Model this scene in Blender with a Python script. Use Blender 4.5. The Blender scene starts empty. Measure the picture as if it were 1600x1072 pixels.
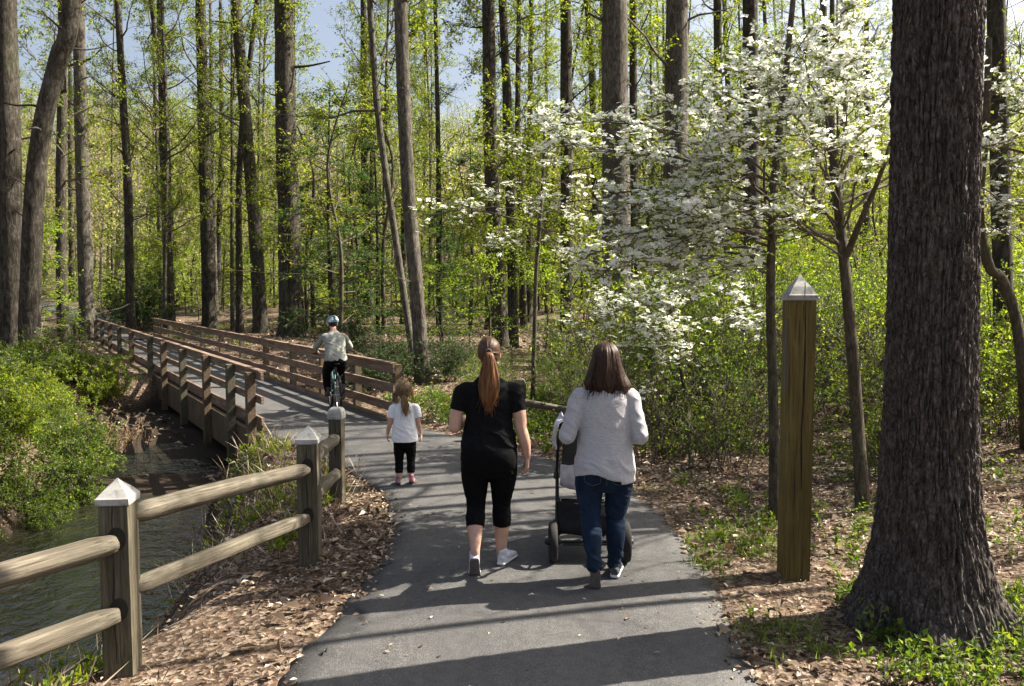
import bpy, bmesh, math, random
import numpy as np
from mathutils import Vector, Matrix, noise as mnoise
from mathutils.bvhtree import BVHTree

S = bpy.context.scene
COL = S.collection
PI = math.pi
R = math.radians

# ------------------------------------------------------------------ camera
F = 1250.0            # focal length in photo pixels (photo 1600 wide)
HC = 1.99             # camera height
PITCH = math.atan(81 / F)
cam_d = bpy.data.cameras.new("camera")
cam_d.sensor_width = 36.0
cam_d.lens = F / 1600 * 36.0
cam_d.clip_start = 0.05
cam_d.clip_end = 2000
cam = bpy.data.objects.new("camera", cam_d)
cam.location = (0, 0, HC)
cam.rotation_euler = (PI / 2 - PITCH, 0, 0)
COL.objects.link(cam)
S.camera = cam

# ------------------------------------------------------------------ sky, sun, exposure
SUN_DIR = Vector((1.0, 0.29, 0.0)).normalized()
SUN_EL = R(43)
SUN_AZ = math.atan2(SUN_DIR.x, SUN_DIR.y)          # clockwise from +Y
w = bpy.data.worlds.new("World")
S.world = w
w.use_nodes = True
wn = w.node_tree
wn.nodes.clear()
sky = wn.nodes.new("ShaderNodeTexSky")
sky.sky_type = 'NISHITA'
sky.sun_disc = False
sky.sun_elevation = SUN_EL
sky.sun_rotation = SUN_AZ
sky.air_density = 1.0
sky.dust_density = 5.0
bg = wn.nodes.new("ShaderNodeBackground")
bg.inputs[1].default_value = 0.058
wo = wn.nodes.new("ShaderNodeOutputWorld")
hz = wn.nodes.new("ShaderNodeHueSaturation")          # thin bright haze in the real sky: paler blue
hz.inputs["Saturation"].default_value = .74
hz.inputs["Value"].default_value = 1.12
wn.links.new(sky.outputs[0], hz.inputs["Color"])
wn.links.new(hz.outputs[0], bg.inputs[0])
wn.links.new(bg.outputs[0], wo.inputs[0])
sun_d = bpy.data.lights.new("sun", 'SUN')
sun_d.energy = 5.0
sun_d.angle = R(0.4)
sun_d.color = (1.0, 0.92, 0.78)
sun = bpy.data.objects.new("sun", sun_d)
sv = Vector((SUN_DIR.x * math.cos(SUN_EL), SUN_DIR.y * math.cos(SUN_EL), math.sin(SUN_EL)))
sun.rotation_euler = sv.to_track_quat('Z', 'Y').to_euler()
sun.location = (30, 10, 40)
COL.objects.link(sun)
S.view_settings.view_transform = 'Standard'
S.view_settings.look = 'None'
S.view_settings.gamma = 1.0
S.view_settings.use_curve_mapping = False
S.view_settings.exposure = 1.8
S.cycles.max_bounces = 7
S.cycles.diffuse_bounces = 4
S.cycles.glossy_bounces = 3
S.cycles.transmission_bounces = 4
S.cycles.transparent_max_bounces = 8
S.cycles.sample_clamp_indirect = 6.0
S.cycles.use_denoising = True
try:
    S.cycles.denoiser = 'OPENIMAGEDENOISE'
except Exception:
    pass
S.render.use_persistent_data = False

rng = np.random.RandomState(7)

# ------------------------------------------------------------------ numpy helpers
def norm(a):
    return a / np.maximum(np.linalg.norm(a, axis=-1, keepdims=True), 1e-9)

def _h(ix, iy, iz, s):
    n = (ix * 374761393 + iy * 668265263 + iz * 2147483647 + s * 1274126177) & 0xFFFFFFFF
    n = ((n ^ (n >> 13)) * 1274126177) & 0xFFFFFFFF
    n = n ^ (n >> 16)
    return (n & 0xFFFF) / 65535.0

def vnoise(x, y, z=0.0, seed=1):
    x, y, z = np.broadcast_arrays(np.asarray(x, float), np.asarray(y, float), np.asarray(z, float))
    xi, yi, zi = np.floor(x).astype(np.int64), np.floor(y).astype(np.int64), np.floor(z).astype(np.int64)
    fx, fy, fz = x - xi, y - yi, z - zi
    fx, fy, fz = fx * fx * (3 - 2 * fx), fy * fy * (3 - 2 * fy), fz * fz * (3 - 2 * fz)
    o = 0
    for dx in (0, 1):
        for dy in (0, 1):
            for dz in (0, 1):
                o = o + _h(xi + dx, yi + dy, zi + dz, seed) * (fx if dx else 1 - fx) * (fy if dy else 1 - fy) * (fz if dz else 1 - fz)
    return o * 2 - 1

def fbm(x, y, z=0.0, seed=1, o=3):
    t, a, f = 0, 1.0, 1.0
    for k in range(o):
        t = t + a * vnoise(np.asarray(x) * f, np.asarray(y) * f, np.asarray(z) * f, seed + k)
        a *= .5; f *= 2.03
    return t

def sstep(a, b, x):
    t = np.clip((x - a) / (b - a), 0, 1)
    return t * t * (3 - 2 * t)

class Geo:
    """collects vertices and faces, links them as ONE mesh object"""
    def __init__(s):
        s.v, s.f, s.m, s.n = [], [], [], 0
    def add(s, V, Fc, mat=0):
        V = np.asarray(V, float).reshape(-1, 3)
        Fc = np.asarray(Fc, np.int64)
        s.v.append(V); s.f.append(Fc + s.n); s.m.append(mat); s.n += len(V)
        return s
    def addgeo(s, V, Fs, mats):
        V = np.asarray(V)
        for Fc, m in zip(Fs, mats):
            s.f.append(Fc + s.n); s.m.append(m)
        s.v.append(V); s.n += len(V)
    def mesh(s, name, mats, smooth=False):
        me = bpy.data.meshes.new(name)
        V = np.concatenate(s.v) if s.v else np.zeros((0, 3))
        me.vertices.add(len(V))
        me.vertices.foreach_set("co", V.astype(np.float32).ravel())
        nl = sum(f.size for f in s.f); npoly = sum(len(f) for f in s.f)
        me.loops.add(nl); me.polygons.add(npoly)
        me.loops.foreach_set("vertex_index", np.concatenate([f.ravel() for f in s.f]).astype(np.int32))
        tot = np.concatenate([np.full(len(f), f.shape[1]) for f in s.f]).astype(np.int32)
        me.polygons.foreach_set("loop_start", (np.cumsum(tot) - tot).astype(np.int32))
        try:
            me.polygons.foreach_set("loop_total", tot)
        except Exception:
            pass
        me.polygons.foreach_set("material_index", np.concatenate([np.full(len(f), m) for f, m in zip(s.f, s.m)]).astype(np.int32))
        for m in (mats if isinstance(mats, (list, tuple)) else [mats]):
            me.materials.append(m)
        me.polygons.foreach_set("use_smooth", np.full(npoly, bool(smooth)))
        me.update(calc_edges=True)
        me.validate()
        return me
    def build(s, name, mats, parent=None, smooth=False, loc=None):
        o = bpy.data.objects.new(name, s.mesh(name, mats, smooth))
        COL.objects.link(o)
        if parent is not None: o.parent = parent
        if loc is not None: o.location = loc
        return o

def tag(o, label=None, cat=None, group=None, kind=None):
    if label: o["label"] = label
    if cat: o["category"] = cat
    if group: o["group"] = group
    if kind: o["kind"] = kind
    return o

def empty(name, loc=(0, 0, 0), rz=0.0, label=None, cat=None, group=None):
    o = bpy.data.objects.new(name, None)
    o.empty_display_size = .2
    o.location = loc
    o.rotation_euler = (0, 0, rz)
    COL.objects.link(o)
    return tag(o, label, cat, group)

def copy_tree(o, parent=None):
    c = o.copy(); COL.objects.link(c)
    if parent is not None: c.parent = parent
    for ch in o.children: copy_tree(ch, c)
    return c

def catmull(P, m):
    P = np.asarray(P, float)
    n = len(P)
    t = np.linspace(0, n - 1, m)
    i = np.minimum(t.astype(int), n - 2)
    f = (t - i)[:, None]
    p0, p1, p2, p3 = P[np.maximum(i - 1, 0)], P[i], P[i + 1], P[np.minimum(i + 2, n - 1)]
    return .5 * ((2 * p1) + (-p0 + p2) * f + (2 * p0 - 5 * p1 + 4 * p2 - p3) * f ** 2 + (-p0 + 3 * p1 - 3 * p2 + p3) * f ** 3)

def tubes(P, Rr, k=4):
    """N polylines of m points -> N*m*k verts, quads"""
    P = np.asarray(P, float); Rr = np.asarray(Rr, float)
    N, m, _ = P.shape
    T = np.empty_like(P)
    T[:, 1:-1] = P[:, 2:] - P[:, :-2]; T[:, 0] = P[:, 1] - P[:, 0]; T[:, -1] = P[:, -1] - P[:, -2]
    T = norm(T)
    ax = norm(P[:, -1] - P[:, 0])
    ref = np.where(np.abs(ax[:, 2:3]) > .75, np.array([[1., 0, 0]]), np.array([[0, 0, 1.]]))
    A = norm(np.cross(T, ref[:, None, :])); B = np.cross(T, A)
    a = np.arange(k) * 2 * PI / k
    V = P[:, :, None, :] + Rr[:, :, None, None] * (A[:, :, None, :] * np.cos(a)[None, None, :, None] + B[:, :, None, :] * np.sin(a)[None, None, :, None])
    idx = np.arange(N * m * k).reshape(N, m, k)
    q = np.stack([idx[:, :-1], np.roll(idx[:, :-1], -1, 2), np.roll(idx[:, 1:], -1, 2), idx[:, 1:]], -1)
    return V.reshape(-1, 3), q.reshape(-1, 4)

def capped_tube(pts, rad, k=16, flat=False):
    """one closed tube with rounded ends (list of pieces for Geo.add)"""
    pts = np.asarray(pts, float); rad = np.asarray(rad, float)
    if not flat:
        def end(p, q, r):
            d = norm((p - q)[None])[0]
            return [(p + d * r * s, r * c) for s, c in ((.5, .866), (.86, .5), (.985, .17))]
        e1 = end(pts[-1], pts[-2], rad[-1]); e0 = end(pts[0], pts[1], rad[0])[::-1]
        pts = np.array([e[0] for e in e0] + list(pts) + [e[0] for e in e1]); rad = np.array([e[1] for e in e0] + list(rad) + [e[1] for e in e1])
    V, q = tubes(pts[None], rad[None], k)
    m = len(pts)
    V = np.concatenate([V, pts[:1], pts[-1:]])
    a = np.arange(k); b = (a + 1) % k
    t0 = np.stack([np.full(k, m * k), b, a], -1)
    t1 = np.stack([np.full(k, m * k + 1), (m - 1) * k + a, (m - 1) * k + b], -1)
    return V, q, np.concatenate([t0, t1])

def gtube(g, pts, rad, k=12, flat=False, mat=0):
    if np.isscalar(rad): rad = [rad] * len(pts)
    V, q, t = capped_tube(pts, rad, k, flat)
    g.addgeo(V, [q, t], [mat, mat])
    return g

def gbox(g, c, size, ax=None, mat=0, bev=0.0):
    """box centre c, full size, optional 3 axis vectors; chamfered when bev>0"""
    ax = np.eye(3) if ax is None else np.asarray(ax, float)
    h = np.asarray(size, float) / 2
    if bev <= 0:
        s = np.array([[x, y, z] for x in (-1, 1) for y in (-1, 1) for z in (-1, 1)]) * h
        f = np.array([[0, 1, 3, 2], [4, 6, 7, 5], [0, 4, 5, 1], [2, 3, 7, 6], [0, 2, 6, 4], [1, 5, 7, 3]])
        g.add(s @ ax + np.asarray(c, float), f, mat)
        return g
    bm = bmesh.new()
    bmesh.ops.create_cube(bm, size=1.0)
    for v in bm.verts: v.co = Vector((v.co.x * h[0] * 2, v.co.y * h[1] * 2, v.co.z * h[2] * 2))
    bmesh.ops.bevel(bm, geom=bm.edges[:], offset=bev, segments=2, affect='EDGES', profile=.6)
    gbm(g, bm, ax, c, mat)
    return g

def gbm(g, bm, ax=None, c=(0, 0, 0), mat=0):
    ax = np.eye(3) if ax is None else np.asarray(ax, float)
    bm.verts.ensure_lookup_table()
    V = np.array([v.co[:] for v in bm.verts]) @ ax + np.asarray(c, float)
    by = {}
    for f in bm.faces: by.setdefault(len(f.verts), []).append([v.index for v in f.verts])
    Fs = [np.array(x) for x in by.values()]
    g.addgeo(V, Fs, [mat] * len(Fs))
    bm.free()

def leafq(C, D, L, W, fold=.25, nrm=None, r=rng):
    """kite shaped leaves: base C, direction D, length L, width W"""
    C = np.asarray(C, float); D = norm(np.asarray(D, float))
    n = len(C)
    up = norm(np.array([0, 0, 1.]) + r.normal(0, .45, (n, 3))) if nrm is None else nrm
    Sd = norm(np.cross(D, up)); N = np.cross(Sd, D)
    L = np.broadcast_to(L, (n,))[:, None]; W = np.broadcast_to(W, (n,))[:, None]
    V = np.stack([C, C + D * L * .45 + Sd * W * .5 + N * W * fold, C + D * L - N * L * .08, C + D * L * .45 - Sd * W * .5 + N * W * fold], 1)
    return V.reshape(-1, 3), np.arange(4 * n).reshape(n, 4)

def rdir(n, r=rng):
    return norm(r.normal(0, 1, (n, 3)))

def grow(P0, D, L, m, curl=0.0, wig=.15, r=rng):
    N = len(P0)
    P = np.empty((N, m, 3)); P[:, 0] = P0
    d = norm(D); st = (np.broadcast_to(L, (N,)) / (m - 1))[:, None]
    cu = np.broadcast_to(curl, (N,))[:, None] * np.array([[0, 0, 1.]])
    for i in range(1, m):
        d = norm(d + cu + r.normal(0, wig, (N, 3)))
        P[:, i] = P[:, i - 1] + d * st
    return P

def spawn(P, n, t0, t1, ang, flat=0.0, r=rng):
    """n side shoots per branch: start points, directions, parameter"""
    N, m, _ = P.shape
    t = r.uniform(t0, t1, (N, n)); x = t * (m - 1); i = np.minimum(x.astype(int), m - 2); f = (x - i)[..., None]
    b = np.arange(N)[:, None]
    p = P[b, i] * (1 - f) + P[b, i + 1] * f
    T = norm(P[b, i + 1] - P[b, i])
    q = r.normal(0, 1, T.shape); q[..., 2] *= (1 - flat)
    q = norm(q - (q * T).sum(-1, keepdims=True) * T)
    a = r.normal(ang, .2, t.shape)[..., None]
    d = T * np.cos(a) + q * np.sin(a)
    return p.reshape(-1, 3), d.reshape(-1, 3), t.ravel()

# ------------------------------------------------------------------ materials
def nt(name):
    m = bpy.data.materials.new(name); m.use_nodes = True
    t = m.node_tree; t.nodes.clear()
    out = t.nodes.new("ShaderNodeOutputMaterial")
    return m, t, out

def lk(t, a, b): t.links.new(a, b)

def ramp(t, src, stops):
    r = t.nodes.new("ShaderNodeValToRGB")
    e = r.color_ramp.elements
    e[0].position, e[0].color = stops[0][0], (*stops[0][1], 1)
    e[1].position, e[1].color = stops[-1][0], (*stops[-1][1], 1)
    for p, c in stops[1:-1]:
        x = e.new(p); x.color = (*c, 1)
    lk(t, src, r.inputs[0])
    return r.outputs[0]

def noise(t, scale, detail=4, rough=.55, stretch=(1, 1, 1), dist=0.0, coord="Object"):
    tc = t.nodes.new("ShaderNodeTexCoord"); mp = t.nodes.new("ShaderNodeMapping")
    mp.inputs["Scale"].default_value = stretch
    lk(t, tc.outputs[coord], mp.inputs[0])
    n = t.nodes.new("ShaderNodeTexNoise")
    n.inputs["Scale"].default_value = scale; n.inputs["Detail"].default_value = detail
    n.inputs["Roughness"].default_value = rough; n.inputs["Distortion"].default_value = dist
    lk(t, mp.outputs[0], n.inputs["Vector"])
    return n.outputs["Fac"]

def bump(t, h, strength=.4, dist=.01, prev=None):
    b = t.nodes.new("ShaderNodeBump")
    b.inputs["Strength"].default_value = strength; b.inputs["Distance"].default_value = dist
    lk(t, h, b.inputs["Height"])
    if prev is not None: lk(t, prev, b.inputs["Normal"])
    return b.outputs[0]

def mixc(t, fac, a, b, mode='MIX'):
    m = t.nodes.new("ShaderNodeMix"); m.data_type = 'RGBA'; m.blend_type = mode
    for sock, v in ((m.inputs[0], fac), (m.inputs[6], a), (m.inputs[7], b)):
        if isinstance(v, (int, float)): sock.default_value = v
        elif isinstance(v, tuple): sock.default_value = (*v, 1)
        else: lk(t, v, sock)
    return m.outputs[2]

def princ(t, out, col, rough=.7, nrm=None, spec=.4, metal=0.0, sheen=0.0):
    p = t.nodes.new("ShaderNodeBsdfPrincipled")
    if isinstance(col, tuple): p.inputs["Base Color"].default_value = (*col, 1)
    else: lk(t, col, p.inputs["Base Color"])
    if isinstance(rough, (int, float)): p.inputs["Roughness"].default_value = rough
    else: lk(t, rough, p.inputs["Roughness"])
    p.inputs["Specular IOR Level"].default_value = spec
    p.inputs["Metallic"].default_value = metal
    p.inputs["Sheen Weight"].default_value = sheen
    if nrm is not None: lk(t, nrm, p.inputs["Normal"])
    lk(t, p.outputs[0], out.inputs[0])
    return p

def mat_noise(name, stops, scale, stretch=(1, 1, 1), rough=.8, bs=.4, bd=.01, bscale=None, spec=.3, detail=5, dist=0.0, bstretch=None, sheen=0.0, metal=0.0):
    m, t, out = nt(name)
    c = ramp(t, noise(t, scale, detail, .6, stretch, dist), stops)
    b = bump(t, noise(t, bscale or scale * 2, 5, .65, bstretch or stretch, dist), bs, bd) if bs > 0 else None
    princ(t, out, c, rough, b, spec, metal, sheen)
    return m

def mat_leaf(name, stops, trans, rough=.5, mixf=.5, spec=.35):
    """leaf: colour varies leaf by leaf, sunlight shines through"""
    m, t, out = nt(name)
    g = t.nodes.new("ShaderNodeNewGeometry")
    c = ramp(t, g.outputs["Random Per Island"], stops)
    p = t.nodes.new("ShaderNodeBsdfPrincipled")
    lk(t, c, p.inputs["Base Color"]); p.inputs["Roughness"].default_value = rough
    p.inputs["Specular IOR Level"].default_value = spec
    tr = t.nodes.new("ShaderNodeBsdfTranslucent")
    lk(t, mixc(t, 1.0, c, trans, 'MULTIPLY'), tr.inputs[0])
    mx = t.nodes.new("ShaderNodeMixShader"); mx.inputs[0].default_value = mixf
    lk(t, p.outputs[0], mx.inputs[1]); lk(t, tr.outputs[0], mx.inputs[2])
    lk(t, mx.outputs[0], out.inputs[0])
    return m

M = {}
def mat_ground():
    m, t, out = nt("ground_leaf_litter")
    n1 = noise(t, 30.0, 6, .75); nb_ = noise(t, 2.2, 5, .65)
    c1 = ramp(t, n1, [(.32, (.018, .013, .009)), (.46, (.07, .048, .033)), (.58, (.17, .12, .085)), (.72, (.36, .29, .23))])
    v = t.nodes.new("ShaderNodeTexVoronoi"); v.inputs["Scale"].default_value = 38
    tc = t.nodes.new("ShaderNodeTexCoord"); nw = t.nodes.new("ShaderNodeTexNoise"); nw.inputs["Scale"].default_value = 12
    lk(t, tc.outputs["Object"], nw.inputs["Vector"]); lk(t, mixc(t, .06, tc.outputs["Object"], nw.outputs["Color"]), v.inputs["Vector"])
    sv_ = t.nodes.new("ShaderNodeSeparateColor"); lk(t, v.outputs["Color"], sv_.inputs[0])
    c2 = ramp(t, sv_.outputs[0], [(.05, (.03, .02, .013)), (.4, (.11, .075, .05)), (.7, (.24, .17, .12)), (.95, (.46, .38, .31))])
    c = mixc(t, .6, c1, c2)
    c = mixc(t, 1.0, c, ramp(t, nb_, [(.3, (.6, .58, .56)), (.7, (1.15, 1.12, 1.1))]), 'MULTIPLY')
    n2 = noise(t, .35, 4, .6)
    msk = ramp(t, n2, [(.52, (0, 0, 0)), (.68, (1, 1, 1))])
    c = mixc(t, msk, c, mixc(t, .6, c, (.06, .10, .02)))
    # damp dark mud low in the stream channel
    geo = t.nodes.new("ShaderNodeNewGeometry"); sx = t.nodes.new("ShaderNodeSeparateXYZ")
    lk(t, geo.outputs["Position"], sx.inputs[0])
    mr = t.nodes.new("ShaderNodeMapRange"); mr.inputs[1].default_value = -.62; mr.inputs[2].default_value = -.25
    lk(t, sx.outputs["Z"], mr.inputs[0])
    c = mixc(t, mr.outputs[0], mixc(t, n1, (.02, .014, .010), (.055, .04, .028)), c)
    b = bump(t, n1, .8, .03); b = bump(t, v.outputs["Distance"], .5, .02, b)
    princ(t, out, c, .9, b, .15)
    return m
M['ground'] = mat_ground()

def mat_asphalt():
    m, t, out = nt("asphalt")
    n = noise(t, 150, 4, .8); big = noise(t, 1.1, 6, .65, (1, .6, 1)); med = noise(t, 14, 5, .7)
    c = ramp(t, n, [(.32, (.024, .024, .025)), (.5, (.070, .069, .070)), (.62, (.135, .132, .13)), (.72, (.29, .28, .268))])
    c = mixc(t, 1.0, c, ramp(t, big, [(.3, (.70, .70, .71)), (.5, (1, 1, 1)), (.7, (1.18, 1.15, 1.1))]), 'MULTIPLY')
    c = mixc(t, 1.0, c, ramp(t, med, [(.35, (.82, .82, .82)), (.65, (1.12, 1.11, 1.1))]), 'MULTIPLY')
    tc = t.nodes.new("ShaderNodeTexCoord"); nd = t.nodes.new("ShaderNodeTexNoise"); nd.inputs["Scale"].default_value = 2.4; nd.inputs["Detail"].default_value = 5
    lk(t, tc.outputs["Object"], nd.inputs["Vector"])
    for sc, wd_, lo in ((.30, .008, .32), (.9, .006, .6)):
        v = t.nodes.new("ShaderNodeTexVoronoi"); v.feature = 'DISTANCE_TO_EDGE'; v.inputs["Scale"].default_value = sc
        lk(t, mixc(t, .22, tc.outputs["Object"], nd.outputs["Color"]), v.inputs["Vector"])
        crack = ramp(t, v.outputs["Distance"], [(.0, (lo, lo, lo)), (wd_, (1, 1, 1))])
        mk = ramp(t, noise(t, .6 / sc, 3, .5), [(.5, (0, 0, 0)), (.58, (1, 1, 1))])
        c = mixc(t, mk, c, mixc(t, 1.0, c, crack, 'MULTIPLY'))
    b = bump(t, n, .9, .006); b = bump(t, med, .25, .008, b)
    princ(t, out, c, .8, b, .35)
    return m
M['asphalt'] = mat_asphalt()

def mat_wood(name, stops, scale=5.0, axis=2, rough=.8, crack=True):
    m, t, out = nt(name)
    st = [9, 9, 9]; st[axis] = .5
    n = noise(t, scale, 6, .65, tuple(st), .6)
    c = ramp(t, n, stops)
    pt = noise(t, 2.2, 3, .5)
    c = mixc(t, 1.0, c, ramp(t, pt, [(.3, (.72, .74, .70)), (.7, (1.1, 1.08, 1.05))]), 'MULTIPLY')
    st2 = [26, 26, 26]; st2[axis] = .8
    n2 = noise(t, 3.2, 5, .7, tuple(st2), .3)
    c = mixc(t, 1.0, c, ramp(t, n2, [(.36, (.45, .43, .41)), (.46, (1, 1, 1))]), 'MULTIPLY')
    bl = ramp(t, noise(t, 6, 5, .7), [(.55, (0, 0, 0)), (.72, (.55, .55, .55))])
    c = mixc(t, bl, c, (.045, .05, .032))
    b = bump(t, n, .6, .008); b = bump(t, n2, .7, .006, b)
    princ(t, out, c, rough, b, .25)
    return m
GREYW = [(.25, (.05, .043, .035)), (.48, (.115, .10, .08)), (.62, (.17, .153, .125)), (.8, (.25, .235, .205))]
M['wood_post'] = mat_wood("weathered_post_wood", [(a, (b[0] * .8, b[1] * .78, b[2] * .68)) for a, b in GREYW])
M['wood_rail_x'] = mat_wood("weathered_rail_wood", [(a, (b[0] * 1.0, b[1] * .97, b[2] * .92)) for a, b in GREYW], axis=0)
M['wood_tan'] = mat_wood("stained_post_wood", [(.25, (.075, .054, .015)), (.5, (.135, .10, .030)), (.75, (.20, .152, .052))], 4)
def mat_cap():
    m, t, out = nt("painted_cap")
    c = ramp(t, noise(t, 6, 6, .7, (1, 3, 1)), [(.3, (.24, .235, .215)), (.5, (.35, .345, .325)), (.72, (.44, .435, .42))])
    dk = ramp(t, noise(t, 13, 6, .75), [(.52, (0, 0, 0)), (.68, (.8, .8, .8))])
    c = mixc(t, dk, c, (.11, .105, .085))
    princ(t, out, c, .7, bump(t, noise(t, 40, 5, .7), .35, .003), .2)
    return m
M['cap'] = mat_cap()
M['bridge_wood'] = mat_wood("bridge_board_wood", [(.25, (.09, .052, .036)), (.5, (.20, .132, .098)), (.75, (.36, .275, .22))], 4, axis=0)
M['bridge_post'] = mat_wood("bridge_post_wood", [(.25, (.045, .03, .018)), (.5, (.115, .08, .052)), (.75, (.20, .15, .105))], 4, axis=2)
M['crack_hole_shade'] = mat_noise("dark_split_and_hole_shade", [(.3, (.012, .01, .008)), (.7, (.025, .02, .015))], 20, bs=0)  # near-black for drying splits and the painted shade of rail holes
def mat_water():
    m, t, out = nt("stream_water")
    n = noise(t, 6, 3, .55, (1, .8, 1), .6); n2 = noise(t, 22, 2, .5, (1, .8, 1), .5)
    b = bump(t, n, 1.0, .07); b = bump(t, n2, .8, .016, b)
    p = princ(t, out, ramp(t, noise(t, .8, 3), [(.3, (.008, .008, .006)), (.7, (.02, .018, .012))]), .04, b, .9)
    p.inputs["IOR"].default_value = 1.65
    return m
M['water'] = mat_water()

def mat_bark(name, lo, mid, hi, sc=1.0, green=.25):
    m, t, out = nt(name)
    n = noise(t, 13 * sc, 7, .75, (1, 1, .28), .8); nl = noise(t, 2.6, 5, .7)
    c = ramp(t, n, [(.34, lo), (.5, mid), (.66, hi)])
    c = mixc(t, ramp(t, nl, [(.54, (0, 0, 0)), (.7, (.5, .5, .5))]), c, tuple(x * 1.25 for x in hi))
    g = ramp(t, noise(t, 1.1, 4, .6), [(.5, (0, 0, 0)), (.75, (green, green, green))])
    c = mixc(t, g, c, (.06, .085, .03))
    b = bump(t, n, 1.0, .05 / sc)
    princ(t, out, c, .9, b, .15)
    return m
M['bark'] = mat_bark("bark_grey_brown", (.013, .011, .009), (.046, .039, .031), (.125, .11, .09))
M['bark_pale'] = mat_bark("bark_pale", (.022, .019, .016), (.078, .068, .056), (.18, .162, .132), 1.2)
M['bark_dog'] = mat_bark("bark_small_tree", (.03, .025, .018), (.075, .062, .044), (.14, .12, .088), 2.0, .35)
M['twig'] = mat_noise("twig_bark", [(.3, (.05, .038, .028)), (.7, (.14, .11, .085))], 3, bs=0)
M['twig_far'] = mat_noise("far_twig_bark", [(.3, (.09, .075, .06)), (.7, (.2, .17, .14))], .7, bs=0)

M['leaf_spring'] = mat_leaf("spring_leaf", [(0, (.06, .11, .012)), (.5, (.13, .195, .017)), (1, (.28, .32, .03))], (1.8, 1.65, .55), mixf=.5)
M['leaf_yellow'] = mat_leaf("yellow_green_leaf", [(0, (.12, .20, .018)), (.5, (.20, .29, .025)), (1, (.31, .38, .05))], (1.6, 1.6, .5), mixf=.55)
M['leaf_mid'] = mat_leaf("mid_green_leaf", [(0, (.035, .07, .010)), (.6, (.085, .14, .017)), (1, (.19, .23, .03))], (1.7, 1.7, .6), mixf=.42)
M['leaf_ever'] = mat_leaf("evergreen_needle", [(0, (.028, .062, .018)), (.6, (.055, .11, .024)), (1, (.11, .17, .04))], (1.3, 1.5, .7), mixf=.4)
M['leaf_dark'] = mat_leaf("dark_shrub_leaf", [(0, (.016, .036, .010)), (.7, (.035, .07, .016)), (1, (.07, .11, .028))], (1.3, 1.5, .7), mixf=.35)
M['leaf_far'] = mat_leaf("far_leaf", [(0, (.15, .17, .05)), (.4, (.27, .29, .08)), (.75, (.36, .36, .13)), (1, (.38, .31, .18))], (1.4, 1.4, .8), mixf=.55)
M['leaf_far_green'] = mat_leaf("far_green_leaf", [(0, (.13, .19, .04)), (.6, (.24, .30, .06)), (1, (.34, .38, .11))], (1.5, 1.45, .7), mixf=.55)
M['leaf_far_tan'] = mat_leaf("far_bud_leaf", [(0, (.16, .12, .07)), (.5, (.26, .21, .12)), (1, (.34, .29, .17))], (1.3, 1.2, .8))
M['leaf_pink'] = mat_leaf("pink_bud_leaf", [(0, (.38, .22, .15)), (1, (.55, .38, .27))], (1.2, 1.0, .9))
M['petal'] = mat_leaf("white_bract", [(0, (.66, .70, .60)), (.5, (.80, .81, .75)), (1, (.86, .86, .82))], (1.05, 1.05, 1.0), mixf=.5)
M['litter'] = mat_leaf("dry_leaf", [(0, (.045, .030, .021)), (.3, (.12, .082, .056)), (.6, (.25, .18, .122)), (.82, (.43, .345, .255)), (1, (.64, .57, .47))], (1.1, .9, .6), .7, .15, .25)
M['grass'] = mat_leaf("grass_blade", [(0, (.07, .12, .018)), (.6, (.14, .21, .03)), (1, (.26, .30, .06))], (1.4, 1.5, .6))
# ------------------------------------------------------------------ ground points seen at a photo pixel (used once, to measure the place)
def ray(px, py):
    d = np.array([(px - 800) / F, 0, 0]) + np.array([0, math.cos(PITCH), -math.sin(PITCH)]) - (py - 536) / F * np.array([0, math.sin(PITCH), math.cos(PITCH)])
    return d
def gp(px, py, z=0.0):
    d = ray(px, py); t = (z - HC) / d[2]
    return np.array([0, 0, HC]) + d * t
def at(px, py, Y):
    d = ray(px, py)
    return np.array([0, 0, HC]) + d * (Y / d[1])

def poly_dist(x, y, P):
    """distance to a polyline and the parameter (in points) of the nearest place"""
    best = np.full(np.shape(x), 1e9); par = np.zeros(np.shape(x))
    for i in range(len(P) - 1):
        a, b = P[i], P[i + 1]; ab = b - a
        t = np.clip(((x - a[0]) * ab[0] + (y - a[1]) * ab[1]) / (ab @ ab), 0, 1)
        d = np.hypot(x - a[0] - t * ab[0], y - a[1] - t * ab[1])
        m = d < best
        best = np.where(m, d, best); par = np.where(m, i + t, par)
    return best, par

# bridge axis
BU = np.array([-.531, .848]); BU /= np.linalg.norm(BU)
BN = np.array([BU[1], -BU[0]])
B0 = np.array([-3.58, 11.2])
def bp(t, n, z=0.0):
    q = B0 + BU * t + BN * n
    return np.array([q[0], q[1], z])
BW = 2.02              # between the railings
# path edges
LPX = [(430, 1072), (500, 990), (556, 930), (594, 870), (610, 822), (606, 787), (585, 763), (548, 740), (500, 716), (452, 694)]
RPX = [(1185, 1072), (1122, 930), (1095, 880), (1050, 820), (990, 770), (930, 742), (870, 720), (800, 701), (715, 681)]
LW = np.array([[-1.25, -7, 0], [-1.22, 1.5, 0]] + [gp(*p) for p in LPX] + [bp(-.5, .02), bp(0, .04)])
RW = np.array([[1.1, -7, 0], [1.18, 1.5, 0]] + [gp(*p) for p in RPX] + [bp(-.8, BW + .04), bp(0, BW - .04)])
LW[:, 2] = 0; RW[:, 2] = 0
LC, RC = catmull(LW, 140), catmull(RW, 140)
PC = (LC + RC) / 2
FARC = np.array([bp(24.2, BW / 2)[:2], bp(30, BW / 2 + .1)[:2], bp(38, BW / 2)[:2], bp(50, BW / 2 - 1)[:2], bp(70, BW / 2 - 5)[:2]])
PATHC = np.concatenate([PC[::4, :2], FARC])
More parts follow.
